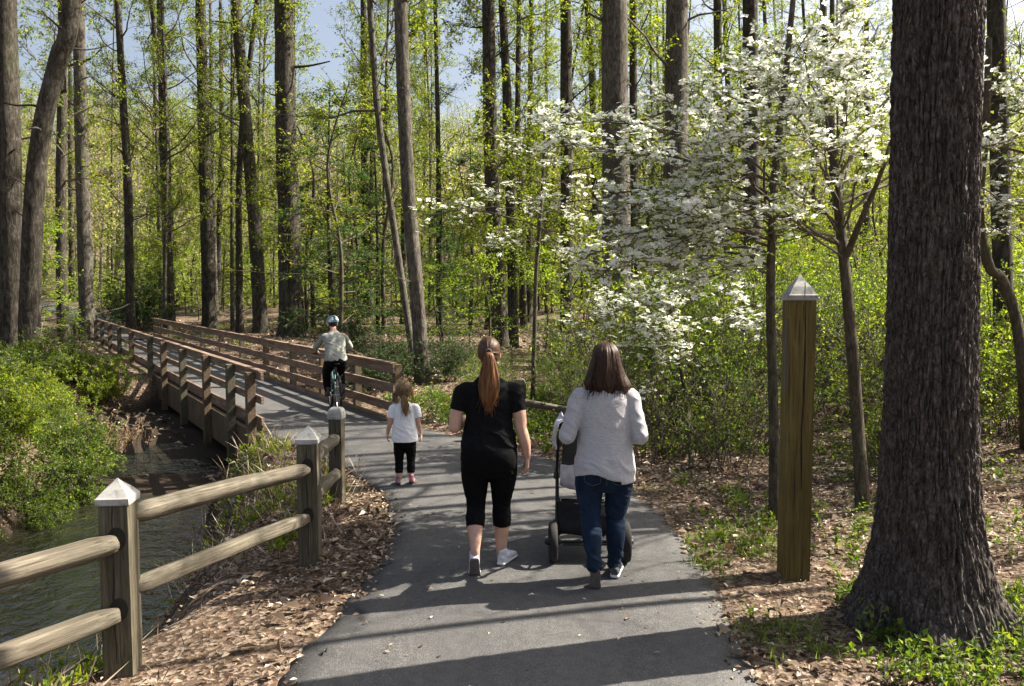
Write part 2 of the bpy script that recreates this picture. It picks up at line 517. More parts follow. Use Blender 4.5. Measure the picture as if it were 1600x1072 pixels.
# stream centre line
SC = np.array([[-5.2, -8], [-4.7, 0], [-4.25, 4], [-4.25, 7], [-4.55, 9], [-5.0, 11], [-5.8, 13.5], [-6.2, 16], [-5.6, 19], [-4.2, 22], [-2.5, 26], [0, 31], [4, 36], [9, 40]], float)
SHW = np.array([1.1, 1.1, 1.08, 1.03, .8, .7, 1.6, 2.3, 1.8, 1.3, 1.0, .9, .8, .5])
SBW = np.array([1.3, 1.3, 1.05, 1.05, 1.1, 1.0, 1.4, 1.9, 1.6, 1.3, 1.2, 1.2, 1.2, 1.2])
WATER_Z = -.75
def base_h(x, y):
    z = .048 * np.maximum(0, y - 38) * sstep(36, 50, y)
    z = z + 19 * sstep(75, 185, y + .25 * np.abs(x)) * (1 + .12 * vnoise(x * .012, y * .012, 0, 5))
    return z
def terr(x, y, rough=True):
    x = np.asarray(x, float); y = np.asarray(y, float)
    z = base_h(x, y)
    dp, _ = poly_dist(x, y, PATHC)
    off = sstep(1.25, 2.4, dp)
    if rough:
        z = z + off * (.05 * fbm(x * .5, y * .5, 0, 11) + .018 * fbm(x * 2.3, y * 2.3, 0, 12)) + sstep(2.5, 9, dp) * .12 * fbm(x * .16, y * .16, 0, 13)
    z = z - .03 * (1 - sstep(1.0, 1.35, dp)) * (y < 11.5)
    ds, pr = poly_dist(x, y, SC)
    hw = np.interp(pr, np.arange(len(SC)), SHW); bw = np.interp(pr, np.arange(len(SC)), SBW)
    e = ds - hw + .22 * fbm(x * .9, y * .9, 0, 21, 2)
    dep = .98 - sstep(9.3, 11.5, y) * (.30 + .10 * fbm(x * .8, y * .8, 0, 23, 2))      # mud bars under the bridge
    z = z - (1 - sstep(0, 1, e / bw)) * dep
    return z
def tz(x, y):
    return float(terr(np.array([x]), np.array([y]))[0])

def axis_pts(a, b, step, far_neg, far_pos, gr=1.09):
    m = list(np.arange(a, b, step)); s = step; x = b
    while x < far_pos: m.append(x); s *= gr; x += s
    m.append(far_pos); s = step; x = a - step
    while x > far_neg: m.insert(0, x); s *= gr; x -= s
    m.insert(0, far_neg)
    return np.array(m)
gx = axis_pts(-9, 6, .12, -300, 300); gy = axis_pts(2.5, 20, .12, -60, 420, 1.06)
GX, GY = np.meshgrid(gx, gy)
GZ = terr(GX, GY)
nx, ny = len(gx), len(gy)
idx = np.arange(nx * ny).reshape(ny, nx)
g = Geo(); g.add(np.stack([GX, GY, GZ], -1), np.stack([idx[:-1, :-1], idx[:-1, 1:], idx[1:, 1:], idx[1:, :-1]], -1).reshape(-1, 4))
tag(g.build("ground", M['ground'], smooth=True), kind="structure")

# paved path: near stretch up to the bridge, far stretch beyond it
def strip(Lp, Rp, k, crown=.015, edge=.0):
    g = Geo(); n = len(Lp); s = np.linspace(0, 1, k)
    V = Lp[:, None] * (1 - s)[None, :, None] + Rp[:, None] * s[None, :, None]
    V[:, :, 2] += crown * (1 - (2 * s - 1) ** 2)[None, :]
    V = np.concatenate([V[:, :1], V, V[:, -1:]], 1); k += 2      # buried edges
    V[:, 0, 2] -= edge; V[:, -1, 2] -= edge; V[:, 1, 2] -= .006; V[:, -2, 2] -= .006
    i = np.arange(n * k).reshape(n, k)
    g.add(V, np.stack([i[:-1, :-1], i[:-1, 1:], i[1:, 1:], i[1:, :-1]], -1).reshape(-1, 4))
    return g
Lr, Rr_ = LC.copy(), RC.copy()
wob = .035 * fbm(np.arange(140) * .45, 0, 0, 31); wob[-12:] = 0
Lr[:, 0] += wob; Rr_[:, 0] += .035 * fbm(np.arange(140) * .45, 5, 0, 33) * (np.arange(140) < 126)
tag(strip(Lr, Rr_, 12, edge=.35).build("path", M['asphalt'], smooth=True), kind="structure")
fc = catmull(np.c_[FARC, np.zeros(5)], 40); d = np.gradient(fc[:, :2], axis=0); d /= np.linalg.norm(d, axis=1, keepdims=True)
nn = np.c_[d[:, 1], -d[:, 0], np.zeros(40)]
fl, fr = fc - nn * 1.15, fc + nn * 1.15
for q in (fl, fr): q[:, 2] = base_h(q[:, 0], q[:, 1]) + .05
fl[0, :2] = bp(24.2, .1)[:2]; fr[0, :2] = bp(24.2, BW - .1)[:2]
tag(strip(fl, fr, 8, edge=.2).build("path_beyond_bridge", M['asphalt'], smooth=True), kind="structure")

# stream
sc = catmull(np.c_[SC, SHW], 90); d = np.gradient(sc[:, :2], axis=0); d /= np.linalg.norm(d, axis=1, keepdims=True)
nn = np.c_[d[:, 1], -d[:, 0]]
wl = np.c_[sc[:, :2] - nn * (sc[:, 2:] + .9), np.full(90, WATER_Z)]; wr = np.c_[sc[:, :2] + nn * (sc[:, 2:] + .9), np.full(90, WATER_Z)]
tag(strip(wl, wr, 3, 0).build("stream", M['water']), kind="structure")

# ------------------------------------------------------------------ helpers for timber
def beam(name, A, Bp, h, th, mat, parent, origin=(0, 0, 0), up=(0, 0, 1), bev=.006, nseg=1, roll=0.0):
    """board between two points, its length along local X so that the grain follows it"""
    A = np.asarray(A, float); Bp = np.asarray(Bp, float)
    L = np.linalg.norm(Bp - A); x = (Bp - A) / L
    y = np.cross(np.asarray(up, float), x); y /= np.linalg.norm(y); z = np.cross(x, y)
    g = Geo(); gbox(g, (0, 0, 0), (L, th, h), bev=bev)
    o = g.build(name, mat, parent)
    mw = Matrix(((x[0], y[0], z[0], (A[0] + Bp[0]) / 2 - origin[0]), (x[1], y[1], z[1], (A[1] + Bp[1]) / 2 - origin[1]), (x[2], y[2], z[2], (A[2] + Bp[2]) / 2 - origin[2]), (0, 0, 0, 1)))
    o.matrix_local = mw
    return o

def log(name, A, Bp, ra, rb, mat, parent, origin=(0, 0, 0), seed=0):
    """round split rail with slightly flattened faces and tapered ends"""
    A = np.asarray(A, float); Bp = np.asarray(Bp, float)
    L = np.linalg.norm(Bp - A); x = (Bp - A) / L
    y = np.cross([0, 0, 1.], x); y /= np.linalg.norm(y); z = np.cross(x, y)
    m = 70; s = np.linspace(0, 1, m)
    pts = np.c_[(s - .5) * L, .005 * np.sin(s * 5 + seed), .005 * np.sin(s * 3.1 + seed * 2)]
    rad = (ra + (rb - ra) * s) * np.clip(.72 + np.minimum(s, 1 - s) * L * 2.2, .7, 1)
    V, q, t = capped_tube(pts, rad, 22, True)
    a = np.arctan2(V[:, 2], V[:, 1]); rr = 1 + .07 * np.cos(a * 4 + seed) + .09 * vnoise(V[:, 0] * 2.5, a * 1.2, seed, 3) + .05 * vnoise(V[:, 0] * 9, a * 2.5, seed, 4)
    V[:, 1:] *= rr[:, None]
    g = Geo(); g.addgeo(V, [q, t], [0, 0])
    o = g.build(name, mat, parent, smooth=True)
    c = (A + Bp) / 2 - np.asarray(origin)
    o.matrix_local = Matrix(((x[0], y[0], z[0], c[0]), (x[1], y[1], z[1], c[1]), (x[2], y[2], z[2], c[2]), (0, 0, 0, 1)))
    return o

def square_loft(g, prof, mat=0, jit=0.0):
    V, n = [], len(prof)
    for h, z in prof:
        for sx, sy in ((-1, -1), (1, -1), (1, 1), (-1, 1)): V.append((sx * h + rng.uniform(-jit, jit), sy * h + rng.uniform(-jit, jit), z))
    f = []
    for i in range(n - 1):
        for k in range(4): f.append((i * 4 + k, i * 4 + (k + 1) % 4, (i + 1) * 4 + (k + 1) % 4, (i + 1) * 4 + k))
    f.append((3, 2, 1, 0)); b = (n - 1) * 4; f.append((b, b + 1, b + 2, b + 3))
    g.add(V, f, mat)

def split_line(x0, y, z0, z1, w, seed, mat_parent, rz=0):
    """a drying split: a thin wavering dark groove on the front face"""
    m = 22; z = np.linspace(z0, z1, m); x = x0 + .008 * fbm(z * 3, seed, 0, 41); ww = w * (.35 + .65 * np.sin(np.linspace(0, PI, m)) ** .5) * (1 + .5 * vnoise(z * 9, seed, 0, 42))
    V = np.concatenate([np.c_[x - ww, np.full(m, y), z], np.c_[x + ww, np.full(m, y), z]])
    i = np.arange(m - 1)
    g = Geo(); g.add(V, np.stack([i, i + m, i + m + 1, i + 1], -1))
    return g.build("split", M['crack_hole_shade'], mat_parent)

def post_with_cap(name, parent, loc, h, wd, mat, rz, cap_h, lip, ztop_round=False, sub=.5):
    g = Geo(); hw = wd / 2
    m = 8
    square_loft(g, [(hw, -sub)] + [(hw * (1 + .01 * rng.normal()), z) for z in np.linspace(0, h * .97, m)] + [(hw * .99, h)], jit=.0015)
    p = g.build(name, mat, parent, loc=loc)
    p.rotation_euler = (0, 0, rz)
    g = Geo()
    l = hw + lip
    if ztop_round:
        prof = [(l, h - .01), (l + .002, h + .012), (l, h + cap_h * .3)] + [(l * math.cos(a) ** .6, h + cap_h * (.3 + .7 * math.sin(a))) for a in np.linspace(.15, 1.45, 7)]
    else:
        prof = [(l, h - .012), (l + .002, h - .006), (l + .002, h + .022), (l * .93, h + .03), (l * .62, h + .03 + (cap_h - .03) * .38), (l * .30, h + .03 + (cap_h - .03) * .68), (l * .08, h + cap_h * .95), (.003, h + cap_h)]
    square_loft(g, prof, jit=.001)
    c = g.build("post_cap", M['cap'], p)
    return p, c

# ------------------------------------------------------------------ the foot bridge
bridge = empty("footbridge", bp(0, BW / 2, 0), label="long weathered timber footbridge with slatted railings over the stream", cat="bridge")
BO = np.array(bp(0, BW / 2, 0))
g = Geo()
nb = 60
tt = np.linspace(0, 24.2, nb)
top = np.array([[bp(t, n, .012) - BO for n in np.linspace(.05, BW - .05, 6)] for t in tt])
i = np.arange(nb * 6).reshape(nb, 6)
g.add(top, np.stack([i[:-1, :-1], i[:-1, 1:], i[1:, 1:], i[1:, :-1]], -1).reshape(-1, 4))
bot = top.copy(); bot[:, :, 2] = -.07
g.add(bot, np.stack([i[:-1, :-1], i[1:, :-1], i[1:, 1:], i[:-1, 1:]], -1).reshape(-1, 4))
g.build("deck", M['asphalt'], bridge)
for n, nm in ((.0, "side_beam"), (BW, "side_beam")):
    beam(nm, bp(-.1, n, -.27), bp(24.4, n, -.27), .50, .09, M['bridge_post'], bridge, BO)
for n in (BW * .35, BW * .65):
    beam("under_beam", bp(-.1, n, -.28), bp(24.4, n, -.28), .40, .12, M['bridge_post'], bridge, BO)
for n in (.09, BW - .09):
    beam("kerb_board", bp(.02, n, .035), bp(24.3, n, .035), .09, .05, M['bridge_wood'], bridge, BO)
LT = [0, 1.2, 2.98, 5.2, 7.5, 9.5, 13.0, 15.9, 18.7, 21.4, 24.0]
RT = [0, 1.7, 3.5, 5.4, 7.5, 9.8, 12.2, 14.8, 17.6, 20.8, 24.2]
for T, n, sgn in ((LT, -.0, -1), (RT, BW, 1)):
    for k, t in enumerate(T):
        nn_ = n + sgn * .105
        low = -.62 if sgn < 0 else -.45
        hh = .86 + .02 * (k % 3)
        beam("railing_post", bp(t, nn_, low), bp(t, nn_, hh), .12, .12, M['wood_post'] if k % 2 else M['bridge_post'], bridge, BO, up=(BU[0], BU[1], 0), bev=.008).rotation_mode = 'QUATERNION'
    ts, te = (-.32, 24.1) if sgn < 0 else (-.08, 24.3)
    for zc, hgt, th in ((.81, .12, .045), (.49, .11, .042), (.19, .115, .042)) if sgn < 0 else ((.80, .145, .045), (.50, .145, .042), (.21, .14, .042)):
        for a, b in ((ts, T[4]), (T[4], T[8]), (T[8], te)):
            o = beam("rail", bp(a + .004, n - sgn * -.02, zc + rng.normal(0, .006)), bp(b - .004, n - sgn * -.02, zc + rng.normal(0, .006)), hgt, th, M['bridge_wood'], bridge, BO)
    for a, b in ((ts, T[5]), (T[5], te)):
        beam("handrail", bp(a + .01, n + sgn * .012, .885), bp(b - .004, n + sgn * .012, .885), .03, .10, M['bridge_wood'], bridge, BO)
# far approach fence, three low posts and rails left of the path
fo = bp(25, -.1, 0)
ff = empty("approach_fence", fo, label="low dark post-and-rail fence leading off the far left end of the footbridge", cat="fence")
for k, t in enumerate((25.3, 27.4, 29.8)):
    q = bp(t, -.25 - k * .12, 0) - fo
    beam("fence_post", q + [0, 0, -.4], q + [0, 0, .82], .11, .11, M['wood_post'], ff, up=(BU[0], BU[1], 0))
for z in (.35, .68):
    beam("rail", bp(24.4, -.22, z) - fo, bp(30.2, -.52, z) - fo, .1, .05, M['bridge_post'], ff)

# ------------------------------------------------------------------ split rail fence beside the path
FP = [np.array([-2.065, 4.13, 0.]), np.array([-1.485, 5.78, 0.]), np.array([-1.66, 7.5, -.03]), np.array([-3.4, 2.2, -.1])]
fence = empty("split_rail_fence", (FP[1][0], FP[1][1], 0), label="grey split rail fence with white capped posts between the path and the stream", cat="fence")
FO = np.array([FP[1][0], FP[1][1], 0])
posts = []
for k, (p, hh, wd, rz) in enumerate(zip(FP, (.90, .90, .83, .9), (.148, .145, .12, .15), (R(6), R(3), R(-4), R(0)))):
    P_, c_ = post_with_cap("fence_post", fence, p - FO, hh - p[2] * 0, wd, M['wood_post'], rz, (.115 if k != 2 else .10), .008, k == 2)
    if k < 3:
        split_line(.004 * (k - 1), -wd / 2 - .0035, .05, hh - .015, .0035, k * 3.7, P_)
    posts.append(P_)
def rail_pair(a, b, za, zb, ra=.054, rb=.052, seed=0):
    for (z0, z1) in zip(za, zb):
        log("rail", np.array([a[0], a[1], z0]) - FO, np.array([b[0], b[1], z1]) - FO, ra, rb, M['wood_rail_x'], fence, seed=seed + z0 * 7)
rail_pair(FP[0] + [.02, .04, 0], FP[1] + [.0, -.03, 0], (.80, .405), (.70, .345), seed=1)
rail_pair(FP[3], FP[0] + [.012, -.07, 0], (.62, .21), (.69, .315), .06, .058, seed=2)
rail_pair(FP[1] + [.0, .03, 0], FP[2] + [.0, -.02, 0], (.775, .45), (.60, .27), seed=3)
# flat dark discs paint the shade of the rail holes in the posts
def mortise_shade(post, x, y, z, rx, rz_):
    g = Geo(); a = np.linspace(0, 2 * PI, 20, endpoint=False)
    V = np.concatenate([np.c_[x + rx * np.cos(a), np.full(20, y), z + rz_ * np.sin(a)], [[x, y, z]]])
    g.add(V, np.stack([np.full(20, 20), np.arange(20), (np.arange(20) + 1) % 20], -1))
    g.build("mortise_shade", M['crack_hole_shade'], post)
mortise_shade(posts[0], .016, -.0760, .712, .045, .062); mortise_shade(posts[0], .016, -.0760, .338, .045, .062)
mortise_shade(posts[1], .004, -.0745, .728, .040, .058); mortise_shade(posts[1], .004, -.0745, .368, .040, .058)

# old rail fence half hidden behind the two women
q0 = at(812, 600, 10.7); q1 = at(960, 600, 11.1)
old = empty("old_rail_fence", (q0[0], q0[1], 0), label="grey rail on a broken brown stump post at the shrubs behind the women", cat="fence")
OO = np.array([q0[0], q0[1], 0])
for q, hh in ((q0, .80), (at(905, 600, 10.9), .5)):
    g = Geo(); square_loft(g, [(.075, -.4), (.075, hh - .06), (.06, hh), (.03, hh + .02)], jit=.012)
    g.build("fence_post", M['wood_post'], old, loc=(q[0] - OO[0], q[1] - OO[1], tz(q[0], q[1])))
log("rail", at(800, 625, 10.6) - OO, at(925, 648, 10.9) - OO, .05, .045, M['wood_rail_x'], old, seed=9)

# tall capped post at the right path edge
tp = gp(1239, 897)
tall = empty("tall_trail_post", (tp[0], tp[1], 0), label="tall square brown timber post with white pyramid cap beside the path", cat="post")
P_, c_ = post_with_cap("post", tall, (0, 0, 0), 1.94, .176, M['wood_tan'], R(-3), .165, .009)
split_line(.012, -.0915, .62, 1.93, .005, 1.3, P_)
split_line(-.03, -.0915, .5, .9, .0018, 5.3, P_)
split_line(.002, -.12, 1.945, 2.06, .0022, 2.2, c_).rotation_euler = (R(0), 0, 0)
g = Geo(); gbox(g, (-.090, -.03, 1.55), (.012, .09, .5), bev=.003)
g.build("side_batten", M['wood_post'], P_)
# ------------------------------------------------------------------ trees
def trunk_geo(ctrl, rad0, k=14, m=44, flare=1.5, seed=0, top=.5, fz=.5):
    """trunk through control points (local), radius at chest height rad0"""
    P = catmull(ctrl, m); z = P[:, 2] - P[0, 2]
    tot = z[-1]
    rad = rad0 * (1 - (1 - top) * np.clip(z / tot, 0, 1) ** 1.1) * (1 + (flare - 1) * np.exp(-np.maximum(z, 0) / fz))
    V, q, t = capped_tube(P, rad, k, True)
    c = np.zeros_like(V); n = len(P)
    c[:n * k] = np.repeat(P, k, 0); c[n * k] = P[0]; c[n * k + 1] = P[-1]
    o = V - c
    a = np.arctan2(o[:, 1], o[:, 0])
    zz = V[:, 2]
    root = np.exp(-np.maximum(zz - P[0, 2], 0) / (fz * .7)) * (flare - 1)
    s = 1 + .07 * fbm(np.cos(a) * 2, np.sin(a) * 2, zz * .7, seed) + root * .35 * np.cos(a * 5 + seed)
    V = c + o * s[:, None]
    g = Geo(); g.addgeo(V, [q, t], [0, 0])
    return g

def crown_tall(seed, H=24, z0=5.5, n1=30, leafn=9, leaf=.12, Lb=(1.6, 4.2), up=.5):
    """limbs, twigs and young leaves round a vertical axis"""
    r = np.random.RandomState(seed)
    z = z0 + (H - z0) * np.sort(r.uniform(0, 1, n1)) ** .9
    az = r.uniform(0, 2 * PI, n1)
    up_ = r.normal(up, .25, n1)
    D = np.c_[np.cos(az), np.sin(az), up_]
    L = r.uniform(Lb[0], Lb[1], n1) * (1.1 - .45 * (z - z0) / (H - z0))
    P1 = grow(np.c_[np.zeros(n1), np.zeros(n1), z], D, L, 9, .05, .13, r)
    R1 = np.linspace(1, .25, 9)[None] * (.012 * L[:, None] + .012)
    p, d, _ = spawn(P1, 7, .25, 1, .8, .35, r); n2 = len(p)
    L2 = r.uniform(.5, 1.5, n2)
    P2 = grow(p, d, L2, 6, .03, .18, r); R2 = np.linspace(.011, .005, 6)[None].repeat(n2, 0)
    p, d, _ = spawn(P2, 4, .3, 1, .7, .3, r); n3 = len(p)
    P3 = grow(p, d, r.uniform(.25, .7, n3), 4, .0, .2, r); R3 = np.linspace(.006, .003, 4)[None].repeat(n3, 0)
    g = Geo()
    for P, Rr, k in ((P1, R1, 5), (P2, R2, 3), (P3, R3, 3)): g.add(*tubes(P, Rr, k), 0)
    p, d, _ = spawn(P3, leafn, .15, 1.0, 1.0, .2, r)
    d = norm(d + [0, 0, -.25]); p = p + r.normal(0, .05, p.shape)
    g.add(*leafq(p, d, leaf * r.uniform(.5, 1.25, len(p)), leaf * r.uniform(.35, .75, len(p)), r=r), 1)
    return g

def sapling(seed, H=5, n1=22, leaf=.085, leafn=9, spread=2.0, z0=.7, flat=.75, up=.28, droop=0.0):
    r = np.random.RandomState(seed)
    stem = catmull(np.array([[0, 0, -.2], [r.normal(0, .1), r.normal(0, .1), H * .35], [r.normal(0, .25), r.normal(0, .25), H * .7], [r.normal(0, .35), r.normal(0, .35), H]]), 20)
    tr = Geo(); tr.add(*tubes(stem[None], (np.linspace(.05, .012, 20) * H / 5)[None], 8), 0)
    t = np.sort(r.uniform(z0 / H, 1, n1)); x = t * 19; i = np.minimum(x.astype(int), 18)
    p0 = stem[i] + (stem[i + 1] - stem[i]) * (x - i)[:, None]
    az = r.uniform(0, 2 * PI, n1)
    L = spread * (1.12 - t) ** .7 * r.uniform(.6, 1.15, n1)
    P1 = grow(p0, np.c_[np.cos(az), np.sin(az), r.normal(up, .2, n1)], L, 8, -.02 - droop, .12, r)
    g = Geo(); g.add(*tubes(P1, np.linspace(1, .3, 8)[None] * (.006 + .008 * L[:, None]), 4), 0)
    p, d, _ = spawn(P1, 9, .2, 1, .8, flat, r); n2 = len(p)
    P2 = grow(p, d, r.uniform(.2, .8, n2) * spread / 2, 5, -droop, .13, r)
    g.add(*tubes(P2, np.linspace(.006, .003, 5)[None].repeat(n2, 0), 3), 0)
    p, d, _ = spawn(P2, leafn, .1, 1, .9, flat, r)
    p = p + r.normal(0, .035, p.shape)
    g.add(*leafq(p, d + [0, 0, -.12], leaf * r.uniform(.55, 1.25, len(p)), leaf * r.uniform(.4, .75, len(p)), r=r), 1)
    return tr, g

def hemlock(seed, H=9, n1=60, spread=2.6):
    r = np.random.RandomState(seed)
    tr = Geo(); stem = catmull(np.array([[0, 0, -.3], [.1, 0, H * .5], [0, .1, H]]), 16)
    tr.add(*tubes(stem[None], np.linspace(.12, .02, 16)[None], 8), 0)
    t = np.sort(r.uniform(.04, .98, n1)); az = r.uniform(0, 2 * PI, n1)
    L = spread * (1.05 - t) ** .65 * r.uniform(.65, 1.15, n1)
    P1 = grow(np.c_[.1 * np.sin(t * PI), np.zeros(n1), t * H], np.c_[np.cos(az), np.sin(az), r.normal(.12, .12, n1)], L, 8, -.05, .07, r)
    g = Geo(); g.add(*tubes(P1, np.linspace(1, .25, 8)[None] * (.005 + .007 * L[:, None]), 4), 0)
    p, d, _ = spawn(P1, 13, .1, 1, .9, .8, r); n2 = len(p)
    P2 = grow(p, d, r.uniform(.25, .75, n2) * spread / 2.4, 5, -.06, .08, r)
    g.add(*tubes(P2, np.linspace(.005, .002, 5)[None].repeat(n2, 0), 3), 0)
    p, d, _ = spawn(P2, 16, .05, 1, .8, .85, r)
    g.add(*leafq(p, d + [0, 0, -.15], r.uniform(.07, .16, len(p)), r.uniform(.02, .045, len(p)), r=r), 1)
    return tr, g

def shrub(seed, H=1.7, n1=16, leaf=.05, leafn=9, spread=.8, lean=1.0, n2=10, n3=3, drop=.0):
    r = np.random.RandomState(seed)
    az = r.uniform(0, 2 * PI, n1); tilt = r.uniform(.1, 1.0, n1) * spread
    P1 = grow(np.c_[r.normal(0, .18, n1), r.normal(0, .18, n1), np.full(n1, -.05)], np.c_[np.cos(az) * tilt, np.sin(az) * tilt, np.ones(n1)], H * r.uniform(.6, 1.1, n1), 9, -.06, .1, r)
    g = Geo(); g.add(*tubes(P1, np.linspace(.010, .004, 9)[None].repeat(n1, 0), 4), 0)
    p, d, _ = spawn(P1, n2, .15, 1, .8, .2, r); k2 = len(p)
    P2 = grow(p, d, r.uniform(.15, .55, k2) * H / 1.7, 5, .02, .15, r)
    g.add(*tubes(P2, np.linspace(.0045, .002, 5)[None].repeat(k2, 0), 3), 0)
    p, d, _ = spawn(P2, n3, .3, 1, .8, .2, r); k3 = len(p)
    P3 = grow(p, d, r.uniform(.08, .25, k3) * H / 1.7, 3, .0, .15, r)
    g.add(*tubes(P3, np.linspace(.0025, .0015, 3)[None].repeat(k3, 0), 3), 0)
    p, d, _ = spawn(P3, leafn, .0, 1, .9, .2, r)
    p = p + r.normal(0, .02, p.shape)
    s = r.uniform(.5, 1.3, len(p))
    g.add(*leafq(p, d + [0, 0, .1 - drop], leaf * s, leaf * s * r.uniform(.45, .75, len(p)), r=r), 1)
    return g

TW = [M['twig'], M['leaf_spring']]
CROWN = {}
for k, (sd, kw) in enumerate(((1, {}), (2, dict(n1=22, Lb=(1.2, 3.2), leaf=.12)), (3, dict(n1=32, z0=4.5, Lb=(1.5, 3.6))), (4, dict(n1=16, z0=8, up=.7)))):
    CROWN[k] = crown_tall(sd, **kw).mesh("crown_mesh", TW)
CROWN[4] = crown_tall(11, z0=3, n1=34, Lb=(.5, 1.6), leafn=10, leaf=.12, up=.2).mesh("crown_mesh", TW)        # short shoots up the trunk
CROWN[5] = crown_tall(12, z0=9, n1=14, Lb=(1.5, 4.0), leafn=3, leaf=.08, up=.6).mesh("crown_mesh", [M['twig'], M['leaf_mid']])   # sparse crown, thinned so that sun reaches the path

CROWN[6] = crown_tall(13, z0=3.2, n1=26, Lb=(.8, 2.4), leafn=1, leaf=.08, up=.35).mesh("crown_mesh", TW)
tree_n = 0
def tall_tree(label, ctrl_px, Y, wpx, bark='bark', crown=0, group=None, H=24, name="tall_tree", k=14, flare=1.5, cs=None, rz=None, basexy=None, wid_m=None, cat="tree"):
    """a tall trunk through points measured at distance Y, its crown mostly above the frame"""
    global tree_n
    tree_n += 1
    pts = np.array([at(x, y, Y) for x, y in ctrl_px])       # from top of the photo down
    pts = pts[::-1]
    x0, y0 = pts[0, 0], pts[0, 1]
    zb = tz(x0, y0)
    sl = (pts[-1] - pts[-2]) / max(pts[-1, 2] - pts[-2, 2], .3)
    sl[:2] = np.clip(sl[:2], -.14, .14)
    ctrl = [[pts[0, 0] - (pts[1, 0] - pts[0, 0]) * .02, y0, zb - .35]] + [list(p) for p in pts if p[2] > zb + .4]
    zt = ctrl[-1][2]
    for f in (.35, .7, 1.0):
        if zb + H * f > zt + 1: ctrl.append(list(pts[-1] + sl * (zb + H * f - zt) * [.8, .8, 1]))
    ctrl = np.array(ctrl) - [x0, y0, zb]
    rad = wpx / 2 / F * Y
    t = empty(name, (x0, y0, zb), label=label, cat=cat, group=group)
    tg = trunk_geo(ctrl, rad, k, 48, flare, tree_n)
    r9 = np.random.RandomState(1000 + tree_n); nst = 9
    pc = catmull(ctrl, 48); q9 = r9.randint(6, 34, nst); a9 = r9.uniform(0, 6.28, nst)
    PS = grow(pc[q9], np.c_[np.cos(a9), np.sin(a9), r9.normal(.15, .35, nst)], rad + r9.uniform(.15, 1.5, nst) ** 1.5, 6, .03, .12, r9)
    tg.add(*tubes(PS, np.linspace(1, .35, 6)[None] * (rad * .16 * r9.uniform(.5, 1, nst))[:, None], 6), 0)
    tg.build("trunk", M[bark], t, smooth=True)
    c = bpy.data.objects.new("crown", CROWN[crown]); COL.objects.link(c); c.parent = t
    top = ctrl[-1]
    s = (cs or H / 24.0)
    v = Vector((top[0], top[1], top[2] * .8)).normalized()
    c.rotation_mode = 'QUATERNION'
    c.rotation_quaternion = Vector((0, 0, 1)).rotation_difference(v) @ Matrix.Rotation(rng.uniform(0, 6.28) if rz is None else rz, 3, 'Z').to_quaternion()
    c.scale = (s, s, s)
    return t

TT = [
 ("thick grey trunk cut by the left edge of the view", [(8, 0), (14, 250), (20, 520)], 21, 38, 'bark', 5),
 ("dark curved trunk leaning out to the right over the left bank", [(112, 0), (92, 90), (66, 200), (52, 330), (46, 530)], 20, 31, 'bark', 5),
 ("pale straight trunk just right of the curved leaning tree", [(122, 0), (128, 240), (135, 470)], 34, 23, 'bark_pale', 1),
 ("slim forked dark trunk between the curved tree and the pale straight one", [(97, 160), (95, 300), (97, 460)], 31, 17, 'bark', 1),
 ("slim trunk with a kink behind the bridge's far end", [(184, 0), (192, 150), (200, 300), (203, 460)], 37, 14, 'bark', 2),
 ("green mossy trunk behind the round bush at the bridge's far end", [(250, 0), (256, 220), (264, 450)], 42, 16, 'bark', 4),
 ("straight grey brown trunk behind the far end of the right railing", [(313, 0), (320, 250), (328, 500)], 41, 22, 'bark', 0),
 ("dark trunk leaning left beside the thick dark pine", [(368, 0), (385, 200), (400, 380), (408, 513)], 38, 22, 'bark', 1),
 ("thick dark pine trunk with a flared base above the cyclist's left", [(443, 0), (447, 200), (452, 350), (456, 515)], 35, 38, 'bark', 4),
 ("thin straight trunk among the green hemlocks", [(568, 0), (570, 250), (571, 470)], 47, 15, 'bark', 2),
 ("grey trunk with a flared foot at the near end of the right railing", [(626, 0), (632, 180), (640, 330), (653, 480), (662, 595)], 17.5, 23, 'bark_pale', 3),
 ("thin crooked trunk leaning into the grey trunk by the railing", [(583, 80), (590, 170), (604, 280), (622, 400), (645, 560)], 18.6, 11, 'bark_pale', 1),
 ("dark trunk, left one of the close pair behind the ponytailed woman", [(763, 0), (766, 200), (772, 350), (781, 520)], 26, 25, 'bark', 4),
 ("slimmer dark trunk, right one of the close pair behind the ponytailed woman", [(785, 0), (792, 150), (798, 320), (802, 500)], 29, 17, 'bark', 4),
 ("slender wavy trunk right of the close pair", [(811, 0), (809, 200), (814, 330), (818, 470)], 42, 11, 'bark', 2),
 ("slender straight trunk midway between the close pair and the ivy-clad one", [(830, 0), (828, 200), (826, 470)], 45, 11, 'bark', 2),
 ("straight ivy-clad trunk with green leaf tufts, behind the first blossom sprays", [(884, 0), (885, 200), (886, 500)], 27, 22, 'bark', 4),
 ("slim trunk leaning right behind the blossom", [(917, 0), (924, 100), (930, 300), (934, 470)], 38, 13, 'bark', 1),
 ("very thick grey trunk rising behind the middle of the white dogwood", [(960, 0), (962, 250), (964, 500)], 21, 46, 'bark_pale', 3),
 ("slim brown trunk against the right side of the thick grey one", [(989, 0), (990, 250), (992, 480)], 30, 15, 'bark', 2),
 ("thick pale trunk behind the dense part of the white blossom", [(1058, 0), (1056, 250), (1054, 480)], 23, 41, 'bark_pale', 3),
 ("slim trunk right of the thick pale one, above the blossom", [(1121, 0), (1122, 250), (1122, 480)], 33, 17, 'bark', 2),
 ("dark trunk behind the top of the white blossom", [(1172, 0), (1174, 250), (1176, 480)], 26, 28, 'bark', 3),
 ("dark trunk in the gap right of the large foreground trunk", [(1556, 0), (1562, 250), (1568, 520)], 15, 30, 'bark', 5),
]
for a in TT:
    tall_tree(*a)
